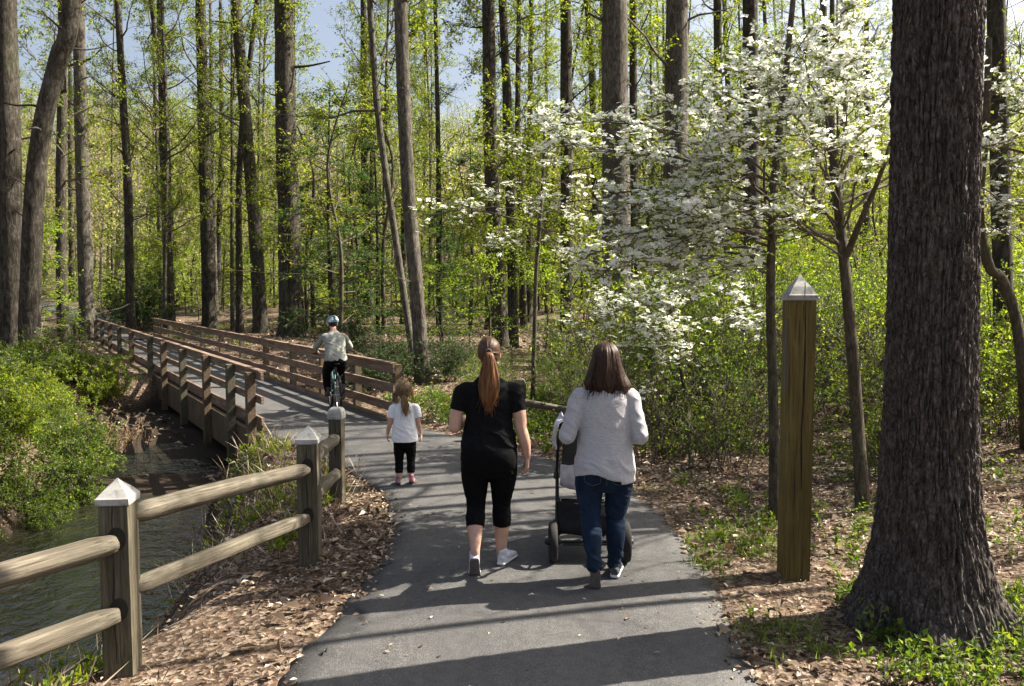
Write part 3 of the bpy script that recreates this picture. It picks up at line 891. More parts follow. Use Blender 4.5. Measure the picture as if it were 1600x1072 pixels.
# slender trunks deeper in the wood
rr = np.random.RandomState(5)
n = 0
while n < 64:
    Y = rr.uniform(36, 84); px = rr.uniform(-40, 1640)
    if px < 240 and Y < 58: continue
    X = (px - 800) / F * Y
    if poly_dist(np.array([X]), np.array([Y]), PATHC)[0][0] < 2.2: continue
    wpx = rr.uniform(.16, .42) / Y * F
    j = rr.normal(0, 14)
    tall_tree("slender trunk among many, deep in the sunlit wood behind the stream", [(px + j * rr.uniform(-1, 1.5), 0), (px + j * rr.uniform(-.5, .5), 230), (px, 450)], Y, wpx, 'bark_pale' if rr.rand() < .35 else 'bark', int(rr.choice([0, 1, 2, 3, 4])), "slender trunks deep in the wood", H=rr.uniform(18, 26), name="slender_tree", k=8)
    n += 1
# trees right of the frame, up-sun: their trunks and crowns throw the streaks across the path
for k, (X, Y, wd, cr) in enumerate(((6.6, 6.55, .09, 5), (7.0, 8.15, .10, 6), (7.4, 8.75, .13, 5), (6.9, 8.95, .07, 6), (7.8, 9.6, .15, 6), (7.5, 9.95, .09, 5), (8.0, 10.55, .16, 6), (8.2, 11.1, .10, 5), (8.8, 11.9, .15, 6), (9.4, 12.7, .2, 5), (19, 14.3, .3, 5), (26, 13.4, .3, 5), (21, 16.9, .3, 5))):
    px = 800 + F * X / Y
    tall_tree("slender tall tree standing right of the view and shading the path", [(px, -300), (px, 300)], Y, wd / Y * F, 'bark', cr, "trees shading the path", H=22)

# ------------------------------------------------------------------ the large foreground trunk: real furrowed bark
def big_trunk():
    base = gp(1447, 968)
    x0, y0 = base[0], base[1]
    t = empty("large_pine", (x0, y0, 0), label="large dark furrowed pine trunk with a flared base in the right foreground", cat="tree")
    nz, na = 560, 460
    z = np.concatenate([np.linspace(-.35, 5.2, nz - 40), np.linspace(5.3, 16, 40)])
    a = np.linspace(0, 2 * PI, na, endpoint=False)
    A, Z = np.meshgrid(a, z)
    zz = np.maximum(Z, 0)
    rad = .248 - .004 * np.minimum(zz, 6) - .012 * np.maximum(zz - 6, 0) + .22 * np.exp(-zz / .42)
    root = np.exp(-zz / .20)
    rad = rad * (1 + root * (.12 * np.cos(A * 4 + .9) + .08 * np.cos(A * 7 + 2)))
    rad = rad + .010 * fbm(np.cos(A) * 1.5, np.sin(A) * 1.5, Z * .8, 61)
    wv = .5 * fbm(np.cos(A) * 3, np.sin(A) * 3, Z * 3.2, 62)
    n1 = 1 - np.abs(fbm(np.cos(A) * 13 + wv, np.sin(A) * 13 + wv * .6, Z * 6.0, 63, 2))
    n2 = fbm(np.cos(A) * 30 + wv, np.sin(A) * 30, Z * 20, 64, 3)
    fur = np.clip((n1 - .55) / .45, 0, 1) ** .8
    rad = rad - .022 * fur + .0085 * n2
    lx = .0 + .018 * (Z - .5)
    V = np.stack([rad * np.cos(A) + lx * -.15 - .012 * Z, rad * np.sin(A), Z], -1)
    i = np.arange(nz * na).reshape(nz, na)
    q = np.stack([i[:-1], np.roll(i[:-1], -1, 1), np.roll(i[1:], -1, 1), i[1:]], -1).reshape(-1, 4)
    g = Geo(); g.add(V, q)
    m, tr, out = nt("bark_furrowed")
    n = noise(tr, 34, 6, .7, (1, 1, .55)); pl = noise(tr, 9, 5, .6, (1, 1, .5), .6)
    c = ramp(tr, n, [(.3, (.026, .021, .018)), (.5, (.062, .052, .046)), (.72, (.135, .118, .108))])
    c = mixc(tr, 1.0, c, ramp(tr, pl, [(.3, (.7, .68, .66)), (.7, (1.3, 1.27, 1.25))]), 'MULTIPLY')
    vo = tr.nodes.new("ShaderNodeTexVoronoi"); vo.feature = 'DISTANCE_TO_EDGE'; vo.inputs["Scale"].default_value = 34
    tcv = tr.nodes.new("ShaderNodeTexCoord"); mpv = tr.nodes.new("ShaderNodeMapping"); mpv.inputs["Scale"].default_value = (1, 1, .27)
    nwv = tr.nodes.new("ShaderNodeTexNoise"); nwv.inputs["Scale"].default_value = 9
    lk(tr, tcv.outputs["Object"], nwv.inputs["Vector"]); lk(tr, mixc(tr, .05, tcv.outputs["Object"], nwv.outputs["Color"]), mpv.inputs[0]); lk(tr, mpv.outputs[0], vo.inputs["Vector"])
    c = mixc(tr, 1.0, c, ramp(tr, vo.outputs["Distance"], [(.0, (.35, .33, .32)), (.10, (1.15, 1.13, 1.13))]), 'MULTIPLY')
    fl_ = ramp(tr, noise(tr, 70, 3, .6, (1, 1, .45)), [(.60, (0, 0, 0)), (.70, (.6, .6, .6))])
    c = mixc(tr, fl_, c, (.21, .195, .20))
    li = ramp(tr, noise(tr, 2.2, 5, .7), [(.56, (0, 0, 0)), (.75, (.4, .4, .4))])
    c = mixc(tr, li, c, (.13, .14, .10))
    b = bump(tr, vo.outputs["Distance"], .9, .03); b = bump(tr, n, .8, .012, b)
    princ(tr, out, c, .85, b, .25)
    g.build("trunk", m, t, smooth=True)
    c = bpy.data.objects.new("crown", CROWN[5]); COL.objects.link(c); c.parent = t
    c.location = (0, 0, 1.5); c.scale = (.75, .75, .85)
    return t
big_trunk()

# ------------------------------------------------------------------ understory: young trees, hemlocks
SAP = []
for k, (sd, kw, mt) in enumerate(((21, {}, 'leaf_spring'), (22, dict(H=4, spread=1.8), 'leaf_yellow'), (23, dict(H=6.5, n1=26, spread=2.3), 'leaf_spring'), (24, dict(H=3.2, spread=1.6, n1=18), 'leaf_yellow'), (25, dict(H=7.5, n1=24, spread=2.4, leafn=6), 'leaf_mid'), (26, dict(H=6, n1=16, spread=2.2, leafn=5, leaf=.07), 'leaf_pink'))):
    tr, cr = sapling(sd, **kw)
    SAP.append((tr.mesh("trunk_mesh", M['bark_dog'], True), cr.mesh("crown_mesh", [M['twig'], M[mt]])))
def place(meshes, name, x, y, s, label, cat, group=None, rz=None, names=("trunk", "crown"), dz=0.0, sz=1.0):
    t = empty(name, (x, y, tz(x, y) + dz), rng.uniform(0, 6.28) if rz is None else rz, label, cat, group)
    t.scale = (s, s, s * sz)
    for me, nm in zip(meshes, names):
        o = bpy.data.objects.new(nm, me); COL.objects.link(o); o.parent = t
    return t
LBL = ["fresh green young tree in the sunlit understory beyond the stream", "low yellow green young tree lit from behind in the wood", "taller light green young tree spreading between the trunks", "small yellow green sapling on the wood floor", "mid green young tree reaching up between the trunks", "young tree with pinkish new buds between the trunks"]
rr = np.random.RandomState(15)
n = 0
while n < 96:
    Y = rr.uniform(22, 62); px = rr.uniform(-30, 1640)
    X = (px - 800) / F * Y
    if poly_dist(np.array([X]), np.array([Y]), PATHC)[0][0] < 3.0: continue
    if poly_dist(np.array([X]), np.array([Y]), SC)[0][0] < 2.2: continue
    if 55 < px < 160: continue
    if 250 < px < 1000 and Y < 52: continue          # open leaf-strewn floor behind the bridge
    if px > 1180 and Y < 26: continue
    k = int(rr.choice([0, 1, 2, 3, 4], p=[.24, .24, .2, .2, .12]))
    place(SAP[k], "young_tree", X, Y, rr.uniform(.8, 1.25), LBL[k], "young tree", "young trees in the understory, kind %d" % (k + 1)) if False else place(SAP[k], "young_tree", X, Y, rr.uniform(.8, 1.25), LBL[k], "young tree", ["fresh green young trees", "yellow green young trees", "tall light green young trees", "yellow green saplings", "mid green young trees"][k])
    n += 1
for k, (px, Y, s) in enumerate(((205, 40, 1.0), (225, 46, 1.2), (290, 50, 1.2), (310, 46, 1.1), (345, 52, 1.3), (262, 42, .9), (690, 24, .8), (735, 30, .9), (760, 23, .7), (850, 24, .8), (915, 26, .8), (375, 50, 1.2), (420, 56, 1.3), (480, 50, 1.1))):
    place(SAP[(1, 3)[k % 2]], "young_tree", *at(px, 470, Y)[:2], s * 1.15, LBL[(1, 3)[k % 2]], "young tree", ["yellow green young trees", "yellow green saplings"][k % 2])
rr = np.random.RandomState(16)
n = 0
while n < 46:
    Y = rr.uniform(27, 56); px = rr.uniform(160, 1250); X = (px - 800) / F * Y
    if poly_dist(np.array([X]), np.array([Y]), PATHC)[0][0] < 4 or (250 < px < 1000 and Y < 47): continue
    k = int(rr.choice([0, 2, 4]))
    place(SAP[k], "young_tree", X, Y, rr.uniform(1.2, 1.75), LBL[k], "young tree", ["fresh green young trees", "", "tall light green young trees", "", "mid green young trees"][k]); n += 1
for (px, Y, s, lb) in ((530, 31, 1.5, "broad leafy young tree filling the gap above the cyclist"), (600, 36, 1.7, "broad leafy young tree behind the crooked thin trunk by the railing"), (480, 38, 1.6, "broad leafy young tree right behind the thick dark pine"), (560, 44, 1.8, "tall broad leafy young tree furthest back above the cyclist")):
    place(SAP[2], "young_tree", *at(px, 480, Y)[:2], s, lb, "young tree")
place(SAP[5], "budding_tree", *at(715, 170, 44)[:2], 1.5, "young tree with pinkish new buds in the gap between trunks", "young tree")
HEM = []
for sd, kw in ((31, {}), (32, dict(H=7, n1=50, spread=2.3))):
    tr, cr = hemlock(sd, **kw)
    HEM.append((tr.mesh("trunk_mesh", M['bark'], True), cr.mesh("crown_mesh", [M['twig'], M['leaf_ever']])))
for (px, Y, s, k, lb) in ((520, 33, 1.15, 0, "tall feathery evergreen beside the thick dark pine trunk"), (590, 37, 1.0, 0, "feathery evergreen left of the grey trunk by the railing"), (690, 31, .75, 1, "small evergreen right of the grey trunk by the railing"), (490, 41, 1.1, 1, "evergreen half hidden behind the thick dark pine trunk"), (20, 33, .8, 1, "evergreen at the far left edge behind the path"), (735, 40, 1.0, 0, "evergreen behind the close pair of dark trunks")):
    place(HEM[k], "hemlock", *at(px, 480, Y)[:2], s, lb, "evergreen")

# ------------------------------------------------------------------ shrubs
SHR = {}
def shr(key, mt, **kw):
    SHR[key] = shrub(**kw); return SHR[key].mesh("shrub_mesh", [M['twig'], M[mt]])
bush_me = [shr('b%d' % k, ('leaf_spring', 'leaf_mid', 'leaf_mid')[k], seed=41 + k, H=(1.9, 1.6, 2.1)[k], n1=(26, 30, 16)[k], leaf=(.075, .06, .085)[k], leafn=(10, 9, 7)[k], spread=(.9, 1.1, .6)[k]) for k in range(3)]
def bush(me, x, y, s, label, cat="bush", group=None, name="bush", dz=0.0):
    o = bpy.data.objects.new(name, me); COL.objects.link(o)
    o.location = (x, y, tz(x, y) + dz); o.rotation_euler = (0, 0, rng.uniform(0, 6.28)); o.scale = (s, s, s * rng.uniform(.9, 1.1))
    return tag(o, label, cat, group)
rr = np.random.RandomState(77)
n = 0
while n < 34:
    Y = rr.uniform(9.0, 18); X = rr.uniform(-13.5, -5.3)
    px = 800 + F * X / Y
    if px > 185 or px < -90: continue
    d0, pr = poly_dist(np.array([X]), np.array([Y]), SC); 
    if d0[0] < np.interp(pr[0], np.arange(len(SC)), SHW) + .35: continue
    bush(bush_me[n % 3], X, Y, rr.uniform(.36, .60), "leafy green bush, one of the mass on the left stream bank", "bush", "bright green bushes on the left bank")
    n += 1
bushes_done = True
dk = shr('d', 'leaf_dark', seed=51, H=2.4, n1=34, leaf=.075, leafn=9, spread=1.5)
o = bush(dk, *at(222, 490, 40)[:2], 1.25, "rounded dark green bush at the far end of the bridge", name="round_bush")
o = bush(dk, *at(190, 495, 43)[:2], .8, "smaller dark bush left of the rounded one at the bridge's far end", name="round_bush")
# dark low bushes on the bank behind the right railing and the grey trunk
for (px, Y, s, lb) in ((590, 19.5, .55, "dark low bush behind the near end of the right railing"), (618, 17.4, .5, "dark low bush left of the grey trunk's foot"), (545, 25, .6, "dark low bush behind the cyclist's shoulder"), (700, 17.5, .5, "dark low bush right of the grey trunk's foot")):
    bush(dk, *at(px, 560, Y)[:2], s, lb)

low_me = [shr('l%d' % k, 'leaf_mid', seed=46 + k, H=1.2, n1=20, leaf=.065, leafn=7, spread=1.3) for k in range(2)]
for k, (X, Y, s) in enumerate(((-5.75, 8.1, .55), (-6.3, 8.5, .8), (-6.0, 9.2, .7), (-5.85, 9.9, .7), (-6.6, 9.4, .9), (-5.95, 10.6, .75), (-6.3, 11.4, .85), (-7.2, 9.0, 1.0), (-5.55, 9.3, .5), (-6.9, 12.4, .9), (-5.6, 10.2, .5))):
    bush(low_me[k % 2], X, Y, s * .85, "low bright green bush at the waterline under the mass on the left bank", "bush", "low bushes at the left waterline")
# mixed thicket right of the path: one mass of stems and leaves nobody could count
TH = [(shrub(61, H=2.1, n1=16, leaf=.062, leafn=5, n2=9), 1), (shrub(62, H=1.8, n1=18, leaf=.055, leafn=5, n2=9), 2), (shrub(63, H=1.5, n1=22, leaf=.045, leafn=1, n2=12), 1), (shrub(64, H=2.3, n1=14, leaf=.065, leafn=5, n2=9), 3)]
g = Geo()
rr = np.random.RandomState(99)
n = 0; spots = []
while n < 125:
    Y = rr.uniform(7.6, 23); X = rr.uniform(-1.5, 13)
    px = 800 + F * X / Y
    if px > 1680 or px < 735: continue
    dp = poly_dist(np.array([X]), np.array([Y]), RC[:, :2])[0][0]
    if px < 960 and Y < 10.9: continue
    if poly_dist(np.array([X]), np.array([Y]), PATHC)[0][0] < 2.0: continue
    if px > 1100 and Y < 7.9 + (px - 1100) * .0012: continue
    s = rr.uniform(.7, 1.05) * (0.52 if px < 930 else (.8 if Y < 9.6 else (1.0 if Y < 11.5 else 1.3)))
    if px < 860: s *= .75
    (gs, mi) = TH[rr.choice(4)]
    a = rr.uniform(0, 6.28); c_, s_ = math.cos(a), math.sin(a)
    Mx = np.array([[c_, s_, 0], [-s_, c_, 0], [0, 0, 1]]) * s
    off = np.array([X, Y, tz(X, Y)])
    b = 0
    for V in [np.concatenate(gs.v)]:
        g.addgeo(V @ Mx + off, gs.f, [0 if m == 0 else (mi if (mi != 2 or px > 1190) else 3) for m in gs.m])
    n += 1
tag(g.build("thicket", [M['twig'], M['leaf_spring'], M['leaf_yellow'], M['leaf_mid']]), kind="stuff")

# undergrowth of the sunlit wood, far off
g = Geo()
rr = np.random.RandomState(101)
N = 150000
Y = rr.uniform(24, 75, N); px = rr.uniform(-60, 1660, N); X = (px - 800) / F * Y
cl = fbm(X * .35, Y * .35, 0, 71, 2)
okm = (cl > -.12) & (poly_dist(X, Y, PATHC)[0] > 2.4) & ~((px > 60) & (px < 165) & (Y < 60)) & (poly_dist(X, Y, SC)[0] > 2) & ~((px > 250) & (px < 1000) & (Y < 56))
X, Y, cl = X[okm], Y[okm], cl[okm]
Z = terr(X, Y, False) + rr.uniform(0, 1, len(X)) ** 1.6 * (1.0 + 3 * np.clip(cl, 0, 1))
g.add(*leafq(np.c_[X, Y, Z], rdir(len(X), rr), rr.uniform(.10, .24, len(X)), rr.uniform(.06, .14, len(X)), r=rr), 1)
ns = 2500
i = rr.choice(len(X), ns); P0 = np.c_[X[i], Y[i], terr(X[i], Y[i], False)]
P = grow(P0, np.c_[rr.normal(0, .35, (ns, 2)), np.ones(ns)], rr.uniform(.8, 3.2, ns), 5, 0, .15, rr)
g.add(*tubes(P, np.linspace(.014, .005, 5)[None].repeat(ns, 0), 3), 0)
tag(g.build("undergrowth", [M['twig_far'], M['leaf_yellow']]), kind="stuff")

# the far wood on the hillside: crowns, stems, low fill
g = Geo()
nt_ = 2100
Y = 58 + 135 * rr.uniform(0, 1, nt_) ** .8; X = (rr.uniform(-560, 2000, nt_) - 800) / F * Y
ok = poly_dist(X, Y, PATHC)[0] > 4; X, Y = X[ok], Y[ok]; nt_ = len(X)
Zb = terr(X, Y, False); Ht = rr.uniform(8, 17, nt_); tint = rr.choice(3, nt_, p=[.45, .33, .22])
for ti in range(3):
    q = np.where(tint == ti)[0]; per = 230
    u = rdir(len(q) * per, rr) * rr.uniform(.25, 1, (len(q) * per, 1)) ** .5
    h = np.repeat(Ht[q], per); x, y, z = np.repeat(X[q], per), np.repeat(Y[q], per), np.repeat(Zb[q], per)
    rx = np.repeat(rr.uniform(1.3, 3.0, len(q)), per)
    C = np.c_[x + u[:, 0] * rx, y + u[:, 1] * rx, z + h * .66 + u[:, 2] * h * .36]
    C += .35 * np.stack([vnoise(C[:, 0], C[:, 1], C[:, 2], 91 + k_) for k_ in range(3)], -1) * 1.5
    keep = vnoise(C[:, 0] * .8, C[:, 1] * .8, C[:, 2] * .8, 97) > -.25
    C = C[keep]
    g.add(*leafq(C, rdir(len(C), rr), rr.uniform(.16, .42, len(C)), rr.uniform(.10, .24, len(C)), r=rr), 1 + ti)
P = grow(np.c_[X, Y, Zb - .2], np.c_[rr.normal(0, .05, (nt_, 2)), np.ones(nt_)], Ht * .95, 7, 0, .04, rr)
g.add(*tubes(P, np.linspace(.16, .03, 7)[None].repeat(nt_, 0) * rr.uniform(.5, 1.3, nt_)[:, None], 4), 0)
p, d, _ = spawn(P, 9, .35, 1, .9, 0, rr)
P2 = grow(p, d, rr.uniform(1, 3.2, len(p)), 5, .05, .18, rr)
g.add(*tubes(P2, np.linspace(.045, .014, 5)[None].repeat(len(p), 0), 3), 0)
N = 210000
Y = 52 + 140 * rr.uniform(0, 1, N) ** .9; X = (rr.uniform(-500, 1950, N) - 800) / F * Y
cl = fbm(X * .2, Y * .2, 0, 98, 2)
ok = (poly_dist(X, Y, PATHC)[0] > 2.5) & (cl > -.5); X, Y, cl = X[ok], Y[ok], cl[ok]
Z = terr(X, Y, False) + rr.uniform(0, 1, len(X)) ** 1.5 * (1.6 + 2.5 * np.clip(cl, 0, 1))
g.add(*leafq(np.c_[X, Y, Z], rdir(len(X), rr), rr.uniform(.16, .4, len(X)), rr.uniform(.1, .24, len(X)), r=rr), 1)
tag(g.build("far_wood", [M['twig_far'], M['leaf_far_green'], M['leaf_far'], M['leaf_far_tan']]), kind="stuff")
# ------------------------------------------------------------------ flowering dogwoods
def flowers(g, C, size, r, mat):
    n = len(C)
    N = norm(np.array([0, 0, 1.]) + r.normal(0, .34, (n, 3)))
    A = norm(np.cross(N, rdir(n, r))); B = np.cross(N, A)
    s = size * r.uniform(.7, 1.2, n)
    Vs = []
    for k in range(4):
        D = A * math.cos(k * PI / 2) + B * math.sin(k * PI / 2); E = -A * math.sin(k * PI / 2) + B * math.cos(k * PI / 2)
        L = s[:, None]
        Vs.append(np.stack([C, C + D * L * .62 + E * L * .42 + N * L * .16, C + D * L + N * L * .10, C + D * L * .62 - E * L * .42 + N * L * .16], 1))
    V = np.stack(Vs, 1).reshape(-1, 3)
    g.add(V, np.arange(16 * n).reshape(4 * n, 4), mat)

def sprays(g, starts, tips, r, n2=9, n3=5, fl=5, lf=2, size=.037, sag=.0, wid=.5, t0=.25):
    """horizontal flowering sprays from starts to tips"""
    st = np.asarray(starts, float); tp = np.asarray(tips, float); n = len(st)
    m = 10; s = np.linspace(0, 1, m)
    L = np.linalg.norm(tp - st, axis=1)
    P1 = st[:, None] + (tp - st)[:, None] * s[None, :, None]
    P1[:, :, 2] += (.10 * L)[:, None] * np.sin(s * PI)[None]
    P1[:, 1:] += np.cumsum(r.normal(0, .02, (n, m - 1, 3)), 1)
    g.add(*tubes(P1, np.linspace(1, .25, m)[None] * (.006 + .0045 * L)[:, None], 5), 0)
    p, d, t = spawn(P1, n2, t0, 1, .75, .8, r)
    P2 = grow(p, d, np.repeat(L, n2) * wid * (1.15 - t) * r.uniform(.5, 1.1, len(p)) + .15, 6, .02, .12, r)
    g.add(*tubes(P2, np.linspace(.006, .0025, 6)[None].repeat(len(P2), 0), 3), 0)
    p, d, _ = spawn(P2, n3, .15, 1, .75, .75, r)
    P3 = grow(p, d, r.uniform(.08, .28, len(p)), 3, .04, .12, r)
    g.add(*tubes(P3, np.linspace(.003, .0018, 3)[None].repeat(len(P3), 0), 3), 0)
    p, d, _ = spawn(P3, fl, .1, 1, .6, .4, r)
    p = p + r.normal(0, .03, p.shape) * [1, 1, .5] + [0, 0, .02]
    flowers(g, p, size, r, 1)
    if lf:
        p, d, _ = spawn(P3, lf, .1, 1, .9, .3, r)
        g.add(*leafq(p, d, r.uniform(.03, .06, len(p)), r.uniform(.02, .035, len(p)), r=r), 2)

DM = [M['twig'], M['petal'], M['leaf_spring']]
def dogwood(label, ctrl, rad, br, seed, forks=(), **kw):
    """ctrl, forks: world points of the stems; br: (height fraction of the stem, tip)"""
    r = np.random.RandomState(seed)
    ctrl = np.array(ctrl); b = ctrl[0].copy(); b[2] = tz(b[0], b[1])
    t = empty("dogwood", b, label=label, cat="tree")
    c = ctrl - b; c[0, 2] = -.25
    g = trunk_geo(c, rad, 12, 50, 1.5, seed, .45, .22)
    for fk, r0, r1 in forks:
        P = catmull(np.array(fk) - b, 16); g.add(*tubes(P[None], np.linspace(r0, r1, 16)[None], 8), 0)
    g.build("trunk", M['bark_dog'], t, smooth=True)
    P = catmull(c, 60)
    st = np.array([P[int(f * 59)] for f, _ in br]); tp = np.array([q for _, q in br]) - b
    g = Geo(); sprays(g, st, tp, r, **kw)
    g.build("crown", DM, t)
    return t
A_ = [gp(1353, 802), at(1340, 660, 7.2), at(1326, 480, 7.2), at(1316, 380, 7.25), at(1305, 270, 7.3), at(1291, 130, 7.4), at(1285, -40, 7.5)]
brA = [(.52, at(1120, 205, 6.9)), (.6, at(1190, 110, 7.6)), (.55, at(1070, 260, 6.7)), (.7, at(1240, 60, 6.9)), (.72, at(1390, 30, 7.4)), (.8, at(1340, 0, 7.0)), (.46, at(1150, 310, 6.5)),
       (.54, at(1385, 190, 6.6)), (.6, at(1420, 120, 8.2)), (.66, at(1480, 60, 8.0)), (.56, at(1590, 240, 7.9)), (.6, at(1600, 330, 8.4)), (.72, at(1150, 110, 8.2)), (.58, at(1285, 210, 6.3)), (.64, at(1345, 110, 6.4)), (.68, at(1200, 50, 7.9)), (.5, at(1000, 340, 6.9)), (.66, at(1300, 60, 6.5)), (.6, at(1220, 170, 6.5)), (.5, at(1080, 360, 6.3))]
forkA = [([at(1323, 400, 7.22), at(1345, 345, 7.1), at(1376, 272, 7.0), at(1400, 190, 6.9)], .035, .012)]
dogwood("white flowering dogwood with a forked trunk, beside the tall square post", A_, .062, brA, 201, forkA, n2=9, n3=5, fl=4, lf=3, wid=.4)
B_ = [gp(1212, 812), at(1209, 650, 7.05), at(1204, 480, 7.1), at(1206, 370, 7.1), at(1211, 270, 7.15), at(1227, 120, 7.3), at(1243, -40, 7.5)]
brB = [(.46, at(905, 395, 7.0)), (.48, at(960, 365, 6.6)), (.56, at(1000, 275, 7.4)), (.62, at(880, 195, 8.6)), (.65, at(1050, 170, 7.9)), (.42, at(1030, 430, 6.5)), (.5, at(1080, 330, 6.4)), (.6, at(1110, 245, 6.6)), (.7, at(1090, 140, 8.0)), (.44, at(930, 410, 7.8)), (.42, at(1110, 430, 6.6)), (.66, at(960, 215, 8.3)), (.52, at(930, 340, 7.6)), (.54, at(1050, 300, 7.2)), (.5, at(985, 385, 7.1)), (.58, at(870, 230, 7.6)), (.6, at(915, 250, 7.2)), (.55, at(885, 320, 7.4)), (.46, at(930, 430, 7.2)), (.5, at(1000, 430, 6.3))]
dogwood("white flowering dogwood with a single slim straight trunk directly left of the tall square post", B_, .05, brB, 202, n2=9, n3=4, fl=4, lf=3, wid=.36)
# a lower one flowering over the thicket and a sparse one further back
C_ = [gp(1085, 742), at(1075, 640, 9.7), at(1060, 560, 9.8), at(1050, 500, 9.9), at(1045, 460, 10)]
brC = [(.7, at(900, 520, 9.6)), (.75, at(940, 490, 10)), (.8, at(980, 470, 9.4)), (.8, at(1140, 470, 9.8)), (.7, at(1160, 510, 9.3)), (.65, at(960, 550, 9)), (.6, at(1000, 570, 9)), (.9, at(1060, 470, 9.2)), (.7, at(1080, 530, 8.9)), (.85, at(1000, 500, 9.2)), (.75, at(1030, 520, 9.1))]
dogwood("low white flowering dogwood half sunk in the thicket behind the stroller woman", C_, .035, brC, 203, n2=8, n3=4, fl=4, lf=3, size=.036)
D_ = [np.array([.35, 13.6, 0]), at(835, 520, 13.6), at(838, 420, 13.6), at(845, 330, 13.6), at(850, 240, 13.7), at(852, 170, 13.8)]
brD = [(.55, at(645, 335, 13.2)), (.6, at(720, 345, 13)), (.7, at(760, 300, 13.6)), (.75, at(800, 230, 13)), (.8, at(900, 200, 13)), (.85, at(940, 230, 13.5)), (.7, at(940, 300, 13)), (.6, at(900, 350, 13.3)), (.5, at(780, 390, 13)), (.5, at(880, 410, 13)), (.65, at(820, 330, 12.6)), (.9, at(850, 190, 13)), (.7, at(880, 260, 12.7)), (.55, at(960, 420, 13))]
dogwood("slim dogwood with sparse white flowers behind the ponytailed woman", D_, .045, brD, 204, n2=8, n3=4, fl=2, lf=4, size=.045, wid=.4)
# crooked bare-stemmed small tree right of the large trunk
E_ = [gp(1606, 705), at(1600, 600, 8.9), at(1588, 500, 8.9), at(1565, 435, 8.9), at(1545, 415, 8.8), at(1530, 330, 8.8), at(1540, 200, 8.9), at(1545, 60, 9)]
brE = [(.75, at(1600, 330, 8.5)), (.8, at(1620, 240, 8.7)), (.85, at(1590, 180, 9)), (.9, at(1560, 120, 8.5)), (.7, at(1640, 420, 9))]
dogwood("small crooked flowering tree bending behind the large foreground trunk", E_, .07, brE, 205, n2=7, n3=4, fl=3, lf=4)

# ------------------------------------------------------------------ ground cover
rr = np.random.RandomState(300)
def scatter(N, x0, x1, y0, y1, power=1.0):
    X = rr.uniform(x0, x1, N); Y = y0 + (y1 - y0) * rr.uniform(0, 1, N) ** power
    return X, Y
def in_path(X, Y, pad=0.0):
    l = np.interp(Y, LC[:, 1], LC[:, 0]); r_ = np.interp(Y, RC[:, 1], RC[:, 0])
    t = (X - B0[0]) * BU[0] + (Y - B0[1]) * BU[1]; n_ = (X - B0[0]) * BN[0] + (Y - B0[1]) * BN[1]
    onb = (t > -.6) & (n_ > -.25) & (n_ < BW + .3)
    return ((X > l - pad) & (X < r_ + pad) & (Y < 12.2)) | onb
g = Geo()
X, Y = scatter(190000, -9, 9, 2.6, 15, 1.3)
ok = ~in_path(X, Y, -np.abs(rr.normal(0, .07, len(X))) - .01)
# a few stray leaves on the asphalt edge
ok |= (rr.uniform(0, 1, len(X)) < .0) 
dens = .55 + .6 * fbm(X * .9, Y * .9, 0, 301, 2)
ok &= rr.uniform(0, 1, len(X)) < np.clip(dens, .08, 1)
ok &= (Y < 13) | (X > -2)
X, Y = X[ok], Y[ok]; Z = terr(X, Y)
ok = Z > -.70; X, Y, Z = X[ok], Y[ok], Z[ok]
n = len(X)
D = rdir(n, rr) * [1, 1, .25]
L = rr.uniform(.014, .055, n); big_ = rr.uniform(0, 1, n) < .08; L = np.where(big_, rr.uniform(.07, .12, n), L)
Wd = L * rr.uniform(.35, .7, n)
up = norm(np.array([0, 0, 1.]) + rr.normal(0, .33, (n, 3)))
g.add(*leafq(np.c_[X, Y, Z + rr.uniform(.008, .03, n)], D + [0, 0, .12], L, Wd, .28, up, r=rr))
# farther floor behind the bridge
X, Y = scatter(26000, -24, 14, 14, 46, 1.0)
ok = ~in_path(X, Y, .1) & (poly_dist(X, Y, PATHC)[0] > 1.2)
X, Y = X[ok], Y[ok]; Z = terr(X, Y); n = len(X)
L = rr.uniform(.08, .17, n)
g.add(*leafq(np.c_[X, Y, Z + .02], rdir(n, rr) * [1, 1, .25], L, L * .6, .3, norm(np.array([0, 0, 1.]) + rr.normal(0, .3, (n, 3))), r=rr))
# twigs on the ground
ns = 900
X, Y = scatter(ns, -6, 7, 2.8, 12); ok = ~in_path(X, Y, .05); X, Y = X[ok], Y[ok]
a = rr.uniform(0, 6.28, len(X)); L = rr.uniform(.08, .45, len(X))
P = grow(np.c_[X, Y, terr(X, Y) + .015], np.c_[np.cos(a), np.sin(a), np.zeros(len(X))], L, 4, 0, .12, rr)
P[:, :, 2] = terr(P[:, :, 0], P[:, :, 1]) + .012
g.add(*tubes(P, np.linspace(.005, .002, 4)[None].repeat(len(X), 0), 4), 1)
tag(g.build("leaf_litter", [M['litter'], M['twig']]), kind="stuff")
# stray leaves and bits on the asphalt
g = Geo()
n = 520
i = rr.randint(0, 125, n); f = rr.beta(.3, .3, n)
P = LC[i] * (1 - f)[:, None] + RC[i] * f[:, None]
P[:, 1] += rr.normal(0, .05, n); P[:, 2] = .020
L = rr.uniform(.012, .05, n)
g.add(*leafq(P, rdir(n, rr) * [1, 1, .05], L, L * .5, .15, norm(np.array([0, 0, 1.]) + rr.normal(0, .12, (n, 3))), r=rr))
tag(g.build("leaves_on_path", [M['litter']]), kind="stuff")

